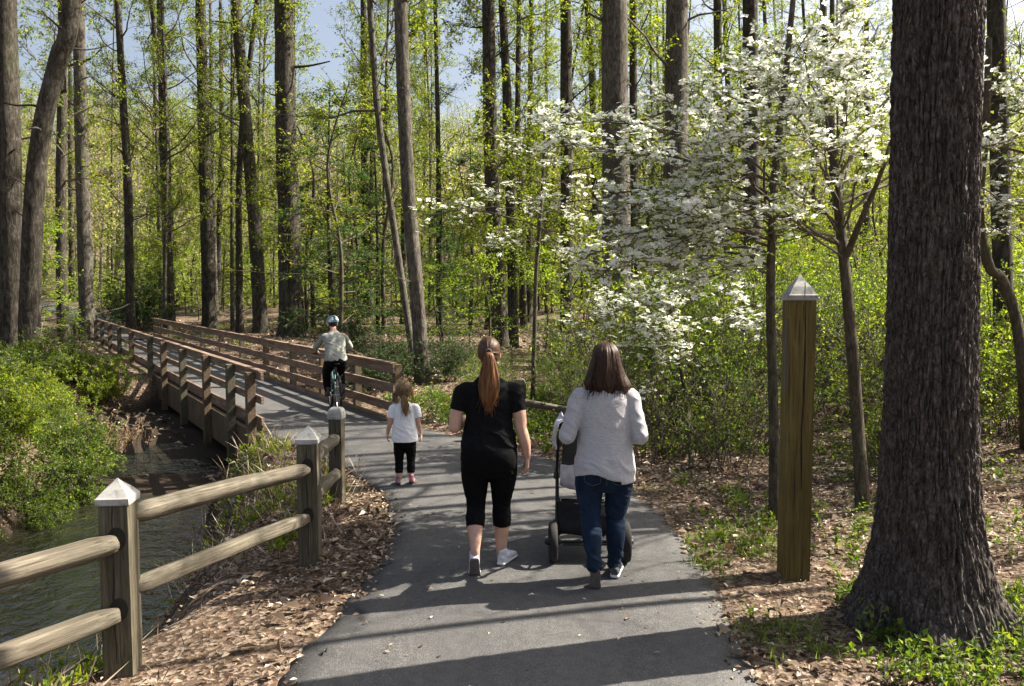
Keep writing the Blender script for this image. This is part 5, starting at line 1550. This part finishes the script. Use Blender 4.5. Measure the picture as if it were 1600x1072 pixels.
loft_z(g, [(.68, 0, -.05, .10, .09), (.76, 0, -.055, .18, .125), (.85, 0, -.06, .19, .135), (.95, 0, -.05, .17, .115), (1.05, 0, -.045, .158, .108), (1.15, 0, -.04, .163, .112), (1.25, 0, -.042, .168, .108), (1.31, 0, -.05, .150, .088), (1.36, 0, -.055, .10, .068), (1.40, 0, -.05, .062, .056), (1.425, 0, -.05, .054, .054), (1.47, 0, -.035, .05, .052), (1.53, 0, -.02, .048, .05)])
HP, HM = head(g, (0.005, -.005, 1.555), 1.0, R(-4), R(-4))
for p, r_ in legs2: limb(g, p, r_)
for s_, e_, h_, sx in ((sL, eL, hL, -1), (sR, eR, hR, 1)):
    limb(g, [[sx * .11, -.05, 1.305], s_, (s_ + e_) / 2, e_], [.048, .053, .052, .045]); limb(g, [e_, (e_ + h_) / 2, h_], [.045, .042, .029])
    hand(g, h_, [-.05 * sx, 1, .12], [0, .1, -1], sx * 1, (.55, .8, .7))
body = link_me("body", union(g, .005, 3), M['skin'], w2)
eyes(HP, 1.0, body)
g = Geo()   # jeans
loft_z(g, [(.64, 0, -.05, .10, .09), (.72, 0, -.055, .185, .128), (.80, 0, -.062, .203, .145), (.88, 0, -.058, .195, .136), (.95, 0, -.052, .182, .126)])
for (p, r_), zc in zip(legs2, (.195, .085)):
    P = catmull(np.array(p), 60); Rr = catmull(np.c_[r_, np.zeros(6), np.zeros(6)], 60)[:, 0]
    k = np.arange(60) < (54 if zc > .15 else 52)
    rad = np.maximum(Rr[k] + .009, .051)
    V, q, t = capped_tube(P[k], rad, 24, True); g.addgeo(V, [q, t], [0, 0])
jn = wrinkle(union(g, .006, 4), .0055, 13, 9, 22, 421, lambda v: .3 + 1.0 * np.exp(-((v[:, 2] - .46) / .08) ** 2) + 1.2 * np.exp(-((v[:, 2] - .18) / .08) ** 2) + .5 * np.exp(-((v[:, 2] - .68) / .05) ** 2))
jo = link_me("jeans", jn, M['denim'], w2)
vv = get_v(jn); bv = BVHTree.FromPolygons([Vector(x) for x in vv], [tuple(p.vertices) for p in jn.polygons])
M['stitch'] = mat_noise("seam_stitching", [(.3, (.05, .07, .11)), (.7, (.09, .10, .13))], 60, bs=0)
def seam(pts):
    out = []
    for x, z in pts:
        hit = bv.ray_cast(Vector((x, -1.0, z)), Vector((0, 1, 0)))
        if hit[0] is not None: out.append([hit[0].x, hit[0].y - .0012, hit[0].z])
    return np.array(out)
g = Geo()
def poly_line(pts, n=40): 
    pts = np.array(pts, float); t = np.linspace(0, len(pts) - 1, n); return [(np.interp(a, range(len(pts)), pts[:, 0]), np.interp(a, range(len(pts)), pts[:, 1])) for a in t]
for cx in (-.098, .098):
    pl = seam(poly_line([(cx - .06, .83), (cx + .06, .83), (cx + .055, .72), (cx, .695), (cx - .055, .72), (cx - .06, .83)]))
    g.add(*tubes(pl[None], np.full((1, len(pl)), .0022), 5))
pl = seam(poly_line([(0, .90), (0, .70)])); g.add(*tubes(pl[None], np.full((1, len(pl)), .0022), 5))
pl = seam(poly_line([(-.17, .895), (0, .845), (.17, .895)])); g.add(*tubes(pl[None], np.full((1, len(pl)), .0022), 5))
g.build("seams", M['stitch'], jo, True)
g = Geo()   # sweater
def hemz(x): return .735 + .05 * np.exp(-((x + .10) / .11) ** 2) - .02 * (x > .1)
loft_z(g, [(.72, .0, -.06, .218, .168), (.80, 0, -.062, .213, .160), (.90, 0, -.056, .203, .146), (1.0, 0, -.05, .193, .135), (1.1, 0, -.046, .190, .130), (1.2, 0, -.044, .188, .127), (1.28, 0, -.046, .178, .115), (1.335, 0, -.052, .140, .092), (1.375, 0, -.055, .095, .074), (1.40, 0, -.055, .072, .064)])
for s_, e_, h_, sx in ((sL, eL, hL, -1), (sR, eR, hR, 1)):
    limb(g, [[sx * .10, -.05, 1.298], s_ + [sx * .002, 0, 0], (s_ + e_) / 2, e_ + [0, -.006, -.002]], [.058, .064, .064, .058]); limb(g, [e_ + [0, -.004, 0], (e_ + h_) / 2, e_ + (h_ - e_) * .88], [.058, .054, .042])
sw = wrinkle(union(g, .006, 5), .005, 8, 6, 12, 422, lambda v: .4 + .9 * np.exp(-((v[:, 2] - .83) / .08) ** 2) + .8 * (np.abs(v[:, 0]) > .2))
v = get_v(sw); lo = np.clip((.90 - v[:, 2]) / .18, 0, 1); inn = np.abs(v[:, 0]) < .23
v[:, 2] += np.where(inn, lo * (hemz(v[:, 0]) - .72), 0); set_v(sw, v)
link_me("sweater", sw, M['sweater'], w2)
g = Geo(); strands(g, [(0.005, -.015, 1.668, .012, .012), (.005, -.018, 1.655, .055, .060), (.005, -.025, 1.615, .088, .100), (.005, -.032, 1.56, .100, .112), (.003, -.042, 1.50, .116, .112), (.002, -.052, 1.445, .138, .104), (.006, -.062, 1.40, .158, .096), (.014, -.066, 1.372, .164, .090), (.022, -.066, 1.352, .158, .082)], 200, 90, .055, 431, fr=40)
hm = g.mesh("hair", [M['hair_dark']], True)
bm = bmesh.new(); bm.from_mesh(hm); bmesh.ops.delete(bm, geom=[v for v in bm.verts if v.co.y > .035 and v.co.z < 1.61 and abs(v.co.x) < .085], context='VERTS'); bm.to_mesh(hm); bm.free()
h2 = bpy.data.objects.new("hair", hm); COL.objects.link(h2); h2.parent = w2
g = Geo(); r_ = np.random.RandomState(9)
for sx in np.linspace(-.13, .14, 9): hair_wisps(g, (sx * .5, -.10, 1.58), (sx, -.14, 1.31), 16, r_, ([.012, .012, .02], [.014, .012, .018]), .02)
g.build("loose_strands", M['hair_dark'], h2, True)
shoe(w2, (-.092, -.385, 0), R(-4), R(60), .25, M['shoe_dark'], M['sole_grey'], M['sole_grey'])
shoe(w2, (.082, -.03, 0), R(-14), 0, .25, M['shoe_dark'], M['sole_white'], M['sole_dark'])

# ---- little girl in a white t-shirt
w3 = person((-1.10, 8.13, .012), R(4), "little girl in white t-shirt and black leggings with fair ponytail")
g = Geo()
loft_z(g, [(.40, 0, -.02, .06, .055), (.46, 0, -.02, .098, .075), (.54, 0, -.02, .102, .078), (.62, 0, -.018, .094, .072), (.72, 0, -.015, .098, .072), (.79, 0, -.015, .098, .066), (.835, 0, -.02, .072, .05), (.865, 0, -.02, .036, .038), (.91, 0, -.015, .033, .036)])
HP, HM = head(g, (0, 0, .972), .93, R(3), 0)
legs3 = [([[-.055, -.02, .48], [-.058, -.015, .36], [-.06, -.01, .25], [-.06, -.03, .16], [-.062, -.045, .06]], [.056, .052, .038, .037, .025]), ([[.055, -.02, .48], [.06, -.01, .36], [.062, .0, .25], [.062, -.02, .16], [.062, -.03, .06]], [.056, .052, .038, .037, .025])]
for p, r_ in legs3: limb(g, p, r_)
for sx, el, wr in ((-1, [-.152, -.03, .635], [-.178, .0, .53]), (1, [.142, -.03, .635], [.165, .01, .525])):
    limb(g, [[sx * .07, -.02, .81], [sx * .108, -.02, .80], [sx * .132, -.025, .71], el], [.034, .034, .029, .025]); limb(g, [el, np.add(el, wr) / 2, wr], [.025, .023, .017])
    hand(g, wr, [sx * .08, .12, -1], [-sx, .2, 0], sx, (.3, .35, .3), .62)
body = link_me("body", union(g, .0042, 3), M['skin'], w3)
eyes(HP, .93, body)
g = Geo(); loft_z(g, [(.38, 0, -.02, .06, .055), (.45, 0, -.02, .106, .083), (.52, 0, -.02, .110, .086)])
for p, r_ in legs3:
    P = catmull(np.array(p), 50); Rr = catmull(np.c_[r_, np.zeros(5), np.zeros(5)], 50)[:, 0]; k = P[:, 2] > .115
    V, q, t = capped_tube(P[k], Rr[k] + .006, 20, True); g.addgeo(V, [q, t], [0, 0])
link_me("leggings", wrinkle(union(g, .005, 3), .002, 22, 14, 40, 441), M['black_legging'], w3)
g = Geo(); loft_z(g, [(.455, 0, -.02, .134, .108), (.52, 0, -.02, .130, .102), (.60, 0, -.02, .122, .094), (.70, 0, -.017, .114, .086), (.78, 0, -.017, .112, .080), (.83, 0, -.02, .085, .062), (.858, 0, -.02, .048, .046)])
for sx in (-1, 1):
    limb(g, [[sx * .06, -.02, .80], [sx * .11, -.02, .797], [sx * .125, -.022, .755]], [.042, .046, .045])
    P = np.array([[sx * .112, -.02, .79], [sx * .130, -.023, .74], [sx * .140, -.026, .70]]); V, q, t = capped_tube(catmull(P, 8), np.linspace(.045, .044, 8), 20, True); g.addgeo(V, [q, t], [0, 0])
link_me("t_shirt", wrinkle(union(g, .005, 4), .0035, 14, 10, 20, 442, lambda v: .4 + np.exp(-((v[:, 2] - .56) / .07) ** 2)), M['white_tee'], w3)
g = Geo(); pulled_cap(g, (0, -.014, .992), (.084, .098, .096), None, 443); r_ = np.random.RandomState(10)
for k in range(14):
    a = r_.uniform(0, PI); hair_wisps(g, (.08 * math.cos(a), -.03, .99 + .09 * math.sin(a)), (.02 * math.cos(a), -.115, .94), 22, r_, ([.012, .02, .012], [.014, .012, .02]), .02, .0011)
for sx in (-1, 1): hair_wisps(g, (sx * .082, -.02, .98), (sx * .088, -.04, .87), 40, r_, ([.008, .02, .02], [.014, .02, .02]), .0, .0011)
h3 = g.build("hair", M['hair_blond'], w3, True)
g = Geo(); strands(g, [(0, -.108, .955, .018, .014), (.002, -.125, .935, .026, .02), (.006, -.128, .88, .032, .02), (.012, -.126, .82, .034, .018), (.018, -.124, .77, .018, .010), (.02, -.122, .75, .006, .004)], 90, 50, .2, 444, fr=30)
hair_wisps(g, (0, -.12, .94), (.025, -.125, .77), 90, r_, ([.012, .006, .01], [.028, .008, .03]), .006, .0011)
g.build("ponytail", M['hair_blond'], h3, True)
shoe(w3, (-.064, -.085, 0), R(6), R(4), .175, M['shoe_pink'], M['sole_dark'], M['sole_dark'])
shoe(w3, (.062, -.085, 0), R(-5), R(10), .175, M['shoe_pink'], M['sole_dark'], M['sole_dark'])

# ------------------------------------------------------------------ pushchair
M['frame_black'] = mat_noise("stroller_frame_black", [(.3, (.010, .010, .011)), (.7, (.02, .02, .022))], 30, rough=.45, bs=.1, bd=.001)
M['tyre'] = mat_noise("tyre_rubber", [(.3, (.012, .012, .012)), (.7, (.028, .027, .026))], 40, rough=.85, bs=.3, bd=.002)
M['fabric_black'] = mat_noise("stroller_fabric_black", [(.3, (.010, .010, .012)), (.7, (.022, .022, .025))], 30, rough=.9, bs=.4, bd=.002, bscale=200)
M['fabric_grey'] = mat_noise("stroller_fabric_grey", [(.3, (.035, .037, .043)), (.7, (.065, .068, .077))], 16, rough=.9, bs=.4, bd=.002, bscale=200)
M['muslin'] = mat_noise("pale_muslin", [(.3, (.40, .39, .43)), (.5, (.56, .55, .60)), (.7, (.70, .69, .73))], 16, rough=.95, bs=.5, bd=.004, bscale=30)
M['metal'] = mat_noise("bare_metal", [(.3, (.3, .3, .3)), (.7, (.45, .45, .46))], 30, rough=.35, bs=0, metal=.9)
st = empty("stroller", (.565, 5.75, .012), 0, "black baby stroller with large rear wheels in front of the woman in the sweater", "stroller")
def wheel(name, parent, c, rr_, wd, hubm, tyrem, spokes=5):
    c = np.array(c, float)
    g = Geo(); a = np.linspace(0, 2 * PI, 49)[:-1]
    # hub and broad spokes
    gtube(g, [c - [wd * .7, 0, 0], c + [wd * .7, 0, 0]], rr_ * .16, 14)
    for k in range(spokes):
        b = k * 2 * PI / spokes + .3; e = np.array([0, math.cos(b), math.sin(b)]); gtube(g, [c + e * rr_ * .1, c + e * rr_ * .74], rr_ * .055, 8)
    w_ = g.build(name, hubm, parent, True)
    def ringm(R0, prof):
        V = np.array([[c + np.array([px_, (R0 + pr_) * math.cos(b), (R0 + pr_) * math.sin(b)]) for px_, pr_ in prof] for b in a]); n, m = V.shape[:2]
        i = np.arange(n * m).reshape(n, m); j = np.roll(i, -1, 0)
        g = Geo(); g.add(V, np.stack([i, j, np.roll(j, -1, 1), np.roll(i, -1, 1)], -1).reshape(-1, 4)); return g
    th = rr_ * .22
    ringm(rr_ - th / 2, [(wd / 2 * math.copysign(abs(math.cos(q)) ** .7, math.cos(q)), th / 2 * math.sin(q)) for q in np.linspace(0, 2 * PI, 14, endpoint=False)]).build("tyre", tyrem, w_, True)
    ringm(rr_ * .76, [(wd * .34, -.006), (wd * .38, .006), (-wd * .38, .006), (-wd * .34, -.006)]).build("rim", hubm, w_, False)
    return w_
for sx in (-1, 1):
    wheel("rear_wheel", st, (sx * .285, 0, .152), .152, .062, M['frame_black'], M['tyre'])
    wheel("front_wheel", st, (sx * .20, .66, .11), .11, .05, M['frame_black'], M['tyre'])
g = Geo()
for sx in (-1, 1):
    gtube(g, catmull([[sx * .20, .63, .13], [sx * .215, .55, .28], [sx * .235, .30, .60], [sx * .245, .05, .92], [sx * .240, -.03, .985]], 24), .014, 12)
    gtube(g, catmull([[sx * .262, .0, .152], [sx * .255, .03, .25], [sx * .245, .16, .45], [sx * .238, .27, .62]], 18), .014, 12)
    gtube(g, [[sx * .24, .30, .58], [sx * .225, .33, .66]], .026, 12)
    gtube(g, [[sx * .20, .645, .13], [sx * .20, .66, .11]], .018, 10)
gtube(g, [[-.275, 0, .152], [.275, 0, .152]], .012, 10); gtube(g, [[-.215, .56, .27], [.215, .56, .27]], .011, 10); gtube(g, [[-.25, .13, .42], [.25, .13, .42]], .011, 10)
g.build("frame", M['frame_black'], st, True)
g = Geo(); gtube(g, catmull([[-.240, -.03, .985], [-.215, -.055, 1.0], [0, -.065, 1.002], [.215, -.055, 1.0], [.240, -.03, .985]], 30), .017, 12)
g.build("handle", M['fabric_black'], st, True)
g = Geo(); gbox(g, (-.262, .0, .17), (.05, .07, .055), bev=.012); gbox(g, (.262, 0, .17), (.05, .07, .055), bev=.012); gtube(g, [[-.2, -.03, .14], [.2, -.03, .14]], .009, 8)
g.build("brake", M['frame_black'], st)
def sheet(name, rows, mat, parent, th=.008, wr=.0):
    rows = np.array(rows, float); a, b = rows.shape[:2]
    P = np.array([catmull(r_, 24) for r_ in rows]); P = np.array([catmull(P[:, k], 24) for k in range(24)]).transpose(1, 0, 2)
    if wr: P = P + wr * np.stack([fbm(P[..., 0] * 12, P[..., 2] * 12, P[..., 1] * 8, 451 + k, 3) for k in range(3)], -1)
    g = Geo(); i = np.arange(576).reshape(24, 24); g.add(P, np.stack([i[:-1, :-1], i[:-1, 1:], i[1:, 1:], i[1:, :-1]], -1).reshape(-1, 4))
    o = g.build(name, mat, parent, True); md = o.modifiers.new("thick", 'SOLIDIFY'); md.thickness = th; md.offset = 0
    return o
sheet("seat_back", [[[-.19, .10, .97], [0, .06, .985], [.19, .10, .97]], [[-.20, .14, .85], [0, .09, .85], [.20, .14, .85]], [[-.20, .22, .68], [0, .16, .68], [.20, .22, .68]], [[-.19, .32, .52], [0, .29, .50], [.19, .32, .52]]], M['fabric_grey'], st, .03, .006)
sheet("seat_pad", [[[-.205, .20, .70], [0, .125, .70], [.205, .20, .70]], [[-.21, .20, .62], [0, .09, .61], [.21, .20, .62]], [[-.21, .25, .54], [0, .13, .52], [.21, .25, .54]], [[-.20, .40, .50], [0, .40, .485], [.20, .40, .50]], [[-.19, .58, .52], [0, .60, .52], [.19, .58, .52]]], M['muslin'], st, .02, .012)
sheet("basket", [[[-.225, .06, .44], [0, .035, .43], [.225, .06, .44]], [[-.235, .04, .32], [0, .02, .31], [.235, .04, .32]], [[-.22, .06, .20], [0, .05, .185], [.22, .06, .20]], [[-.19, .5, .19], [0, .5, .18], [.19, .5, .19]], [[-.18, .56, .33], [0, .57, .33], [.18, .56, .33]]], M['fabric_black'], st, .008, .008)
for sx in (-1, 1):
    sheet("basket_side", [[[sx * .225, .06, .44], [sx * .22, .3, .40], [sx * .19, .56, .34]], [[sx * .235, .05, .30], [sx * .235, .3, .28], [sx * .195, .55, .28]], [[sx * .22, .06, .20], [sx * .215, .3, .19], [sx * .185, .53, .19]]], M['fabric_black'], st, .006, .005)
sheet("hood", [[[-.20, .10, .90], [-.17, .10, 1.06], [0, .09, 1.13], [.17, .10, 1.06], [.20, .10, .90]], [[-.21, .22, .92], [-.18, .24, 1.10], [0, .25, 1.17], [.18, .24, 1.10], [.21, .22, .92]], [[-.21, .36, .92], [-.18, .42, 1.06], [0, .45, 1.12], [.18, .42, 1.06], [.21, .36, .92]], [[-.21, .44, .88], [-.18, .54, .96], [0, .58, 1.0], [.18, .54, .96], [.21, .44, .88]]], M['fabric_grey'], st, .012, .004)
bl = sheet("blanket", [[[-.19, .10, 1.07], [-.235, .10, 1.03], [-.258, .09, .96], [-.262, .08, .90], [-.262, .07, .84]], [[-.19, .20, 1.10], [-.238, .21, 1.04], [-.262, .20, .97], [-.268, .18, .90], [-.265, .16, .83]], [[-.19, .32, 1.10], [-.235, .33, 1.03], [-.258, .32, .96], [-.262, .30, .91], [-.262, .28, .86]]], M['muslin'], None, .008, .02)
bl.location = st.location; bl.scale = (.93, 1, .97)
tag(bl, "pale crumpled muslin cloth hanging over the left side of the stroller hood", "blanket")

# ------------------------------------------------------------------ bicycle and cyclist on the bridge
M['bike_teal'] = mat_noise("bike_paint_teal", [(.3, (.02, .07, .075)), (.7, (.03, .095, .10))], 10, rough=.35, bs=0, spec=.5)
HD = math.atan2(.34, .94)
org = (-2.90, 13.03, .022)
bk = empty("bicycle", org, HD, "dark teal bicycle ridden away over the near end of the footbridge", "bicycle")
def bikewheel(c):
    g = Geo(); c = np.array(c, float)
    a = np.arange(28) * 2 * PI / 28
    P = np.array([[c + [(.025 if k % 2 else -.025), .015 * math.cos(b), .015 * math.sin(b)], c + [0, .305 * math.cos(b + .2 * (-1) ** (k // 2)), .305 * math.sin(b + .2 * (-1) ** (k // 2))]] for k, b in enumerate(a)])
    g.add(*tubes(P, np.full((28, 2), .0018), 4)); gtube(g, [c - [.05, 0, 0], c + [.05, 0, 0]], .018, 12)
    wl_ = g.build("wheel", M['metal'], bk, True)
    b = np.linspace(0, 2 * PI, 61)
    for nm, r0, r1, mt in (("tyre", .318, .024, 'tyre'), ("rim", .297, .011, 'metal')):
        g = Geo(); g.add(*tubes((c + np.c_[np.zeros(61), r0 * np.cos(b), r0 * np.sin(b)])[None], np.full((1, 61), r1), 10)); g.build(nm, M[mt], wl_, True)
bikewheel((0, -.45, .342)); bikewheel((0, .60, .342))
g = Geo(); BB, STT, HT, HB = [0, 0, .29], [0, -.17, .76], [0, .47, .86], [0, .505, .72]
for A, Bq, r_ in ((BB, STT, .016), (BB, HB, .02), ([0, -.155, .72], HT, .016), (HT, HB, .021)): gtube(g, [A, Bq], r_, 12)
for sx in (-1, 1):
    gtube(g, [[sx * .02, 0, .29], [sx * .06, -.45, .342]], .010, 8); gtube(g, [[sx * .015, -.16, .73], [sx * .06, -.45, .342]], .009, 8)
g.build("frame", M['bike_teal'], bk, True)
g = Geo()
for sx in (-1, 1): gtube(g, catmull([[0, .505, .72], [sx * .045, .515, .68], [sx * .052, .56, .5], [sx * .052, .60, .342]], 14), .012, 10)
g.build("fork", M['bike_teal'], bk, True)
g = Geo(); gtube(g, [HT, [0, .45, .96], [0, .50, .985]], .014, 10); gtube(g, catmull([[-.31, .44, 1.0], [-.12, .48, .99], [0, .50, .985], [.12, .48, .99], [.31, .44, 1.0]], 20), .012, 10)
hb = g.build("handlebar", M['frame_black'], bk, True)
for sx in (-1, 1):
    g = Geo(); gtube(g, [[sx * .20, .463, .994], [sx * .315, .438, 1.0]], .017, 12); g.build("grip", M['tyre'], hb, True)
g = Geo(); gtube(g, [STT, [0, -.185, .835]], .013, 10); g.build("seat_post", M['metal'], bk, True)
g = Geo(); loft = [[0, -.32, .868], [0, -.27, .872], [0, -.18, .87], [0, -.06, .872], [0, .0, .868]]
V, q, t = capped_tube(catmull(loft, 20), np.interp(np.linspace(0, 1, 20), [0, .15, .45, 1], [.05, .085, .045, .018]), 16); V[:, 2] = .87 + (V[:, 2] - .87) * .35; g.addgeo(V, [q, t], [0, 0]); g.build("saddle", M['frame_black'], bk, True)
g = Geo(); gtube(g, [[.055, 0, .29], [.065, -.157, .31]], .010, 8); gtube(g, [[-.055, 0, .29], [-.065, .157, .27]], .010, 8); gtube(g, [[-.06, 0, .29], [.06, 0, .29]], .015, 10)
a = np.linspace(0, 2 * PI, 33); g.add(*tubes((np.array([.045, 0, .29]) + np.c_[np.zeros(33), .085 * np.cos(a), .085 * np.sin(a)])[None], np.full((1, 33), .006), 6))
gtube(g, [[.045, 0, .375], [.045, -.45, .382]], .004, 6); gtube(g, [[.045, 0, .205], [.045, -.45, .302]], .004, 6)
g.build("crankset", M['metal'], bk, True)
for c in ((.115, -.157, .31), (-.115, .157, .27)):
    g = Geo(); gbox(g, c, (.09, .07, .022), bev=.005); g.build("pedal", M['frame_black'], bk)
g = Geo(); gbox(g, (0, -.205, .79), (.035, .02, .045), bev=.006); g.build("rear_reflector", mat_noise("red_reflector", [(.3, (.25, .02, .015)), (.7, (.35, .03, .02))], 40, rough=.2, bs=0), bk)
# rider, leaning to the bars
cy = person(org, HD, "cyclist in grey long-sleeved top, black trousers and helmet seen from behind")
g = Geo()
def lean(secs):  # sections given as (z, cx, cy, rx, ry)
    return secs
tr_ = [(.84, 0, -.19, .10, .09), (.90, 0, -.19, .175, .13), (.98, 0, -.165, .17, .12), (1.08, 0, -.115, .155, .11), (1.18, 0, -.06, .165, .115), (1.28, 0, .0, .175, .11), (1.35, 0, .045, .155, .09), (1.40, 0, .08, .085, .065), (1.43, 0, .10, .055, .056), (1.48, 0, .14, .052, .054), (1.53, 0, .165, .05, .05)]
loft_z(g, tr_)
HP, HM = head(g, (0, .19, 1.55), 1.0, 0, R(-2))
legs4 = [([[-.09, -.17, .90], [-.11, .03, .77], [-.12, .20, .645], [-.115, .16, .47], [-.112, .085, .345], [-.112, .10, .32]], [.095, .085, .062, .058, .038, .034]), ([[.09, -.17, .90], [.11, .0, .78], [.12, .16, .67], [.115, .03, .54], [.112, -.17, .43], [.112, -.19, .39]], [.095, .085, .062, .058, .038, .034])]
for p, r_ in legs4: limb(g, p, r_)
arms4 = [(np.array([sx * .178, .03, 1.31]), np.array([sx * .30, .17, 1.13]), np.array([sx * .275, .37, 1.045]), sx) for sx in (-1, 1)]
for s_, e_, h_, sx in arms4:
    limb(g, [[sx * .12, .03, 1.34], s_, (s_ + e_) / 2, e_], [.05, .054, .048, .041]); limb(g, [e_, (e_ + h_) / 2, h_], [.041, .038, .027])
    hand(g, h_, [-.02 * sx, .9, -.25], [0, -.25, -.9], sx, (.7, .9, .7))
body = link_me("body", union(g, .0055, 3), M['skin'], cy); eyes(HP, 1.0, body)
g = Geo(); loft_z(g, [(.82, 0, -.19, .12, .10), (.89, 0, -.195, .192, .145), (.97, 0, -.17, .184, .133), (1.02, 0, -.145, .172, .122)])
for p, r_ in legs4:
    P = catmull(np.array(p), 50); Rr = catmull(np.c_[r_, np.zeros(6), np.zeros(6)], 50)[:, 0]; k = np.arange(50) < 40
    V, q, t = capped_tube(P[k], Rr[k] + .010, 22, True); g.addgeo(V, [q, t], [0, 0])
link_me("trousers", wrinkle(union(g, .007, 4), .004, 12, 9, 18, 461), M['black_legging'], cy)
g = Geo(); loft_z(g, [(.915, 0, -.185, .20, .15), (.98, 0, -.168, .190, .136), (1.08, 0, -.118, .176, .126), (1.18, 0, -.062, .182, .128), (1.28, 0, 0, .188, .122), (1.345, 0, .042, .165, .102), (1.39, 0, .075, .10, .078), (1.415, 0, .09, .066, .064)])
for s_, e_, h_, sx in arms4:
    limb(g, [[sx * .10, .03, 1.335], s_, (s_ + e_) / 2, e_ + [0, -.004, 0]], [.054, .058, .056, .049]); limb(g, [e_, (e_ + h_) / 2, e_ + (h_ - e_) * .9], [.049, .045, .035])
link_me("long_sleeved_top", wrinkle(union(g, .007, 4), .004, 9, 7, 14, 462), M['grey_jersey'], cy)
g = Geo(); pulled_cap(g, (0, .165, 1.555), (.080, .095, .092), None, 463); g.build("hair", M['hair_dark'], cy, True)
g = Geo()  # helmet: shell with vents
k, m = 60, 20
u = np.linspace(.02, PI * .52, m); a = np.linspace(0, 2 * PI, k, endpoint=False); U, A_2 = np.meshgrid(u, a, indexing='ij')
ribs = 1 + .045 * np.tanh(4 * np.cos(A_2 * 6)) * np.sin(U) * (U < 1.35)
V = np.stack([.105 * np.sin(U) * np.cos(A_2) * ribs, .18 + .135 * np.sin(U) * np.sin(A_2) * ribs, 1.575 + .115 * np.cos(U) * ribs], -1).reshape(-1, 3)
i = np.arange(m * k).reshape(m, k); g.add(V, np.stack([i[:-1], i[1:], np.roll(i[1:], -1, 1), np.roll(i[:-1], -1, 1)], -1).reshape(-1, 4))
M['helmet'] = mat_noise("helmet_shell", [(.42, (.03, .05, .06)), (.5, (.16, .27, .32)), (.58, (.55, .62, .66))], 9, stretch=(1, .5, 1), rough=.3, bs=0, spec=.5)
w1.scale = (.985,) * 3; w2.scale = (.94, .98, .98); w3.scale = (.985,) * 3; st.scale = (.93, 1, .97)
bk.scale = (.93,) * 3; cy.scale = (.93,) * 3
he = g.build("helmet", M['helmet'], cy, True); md = he.modifiers.new("thick", 'SOLIDIFY'); md.thickness = .02
shoe(cy, (-.112, .03, .282), 0, 0, .26, M['shoe_dark'], M['sole_dark'], M['sole_dark'])
shoe(cy, (.112, -.30, .322), 0, R(18), .26, M['shoe_dark'], M['sole_dark'], M['sole_dark'])
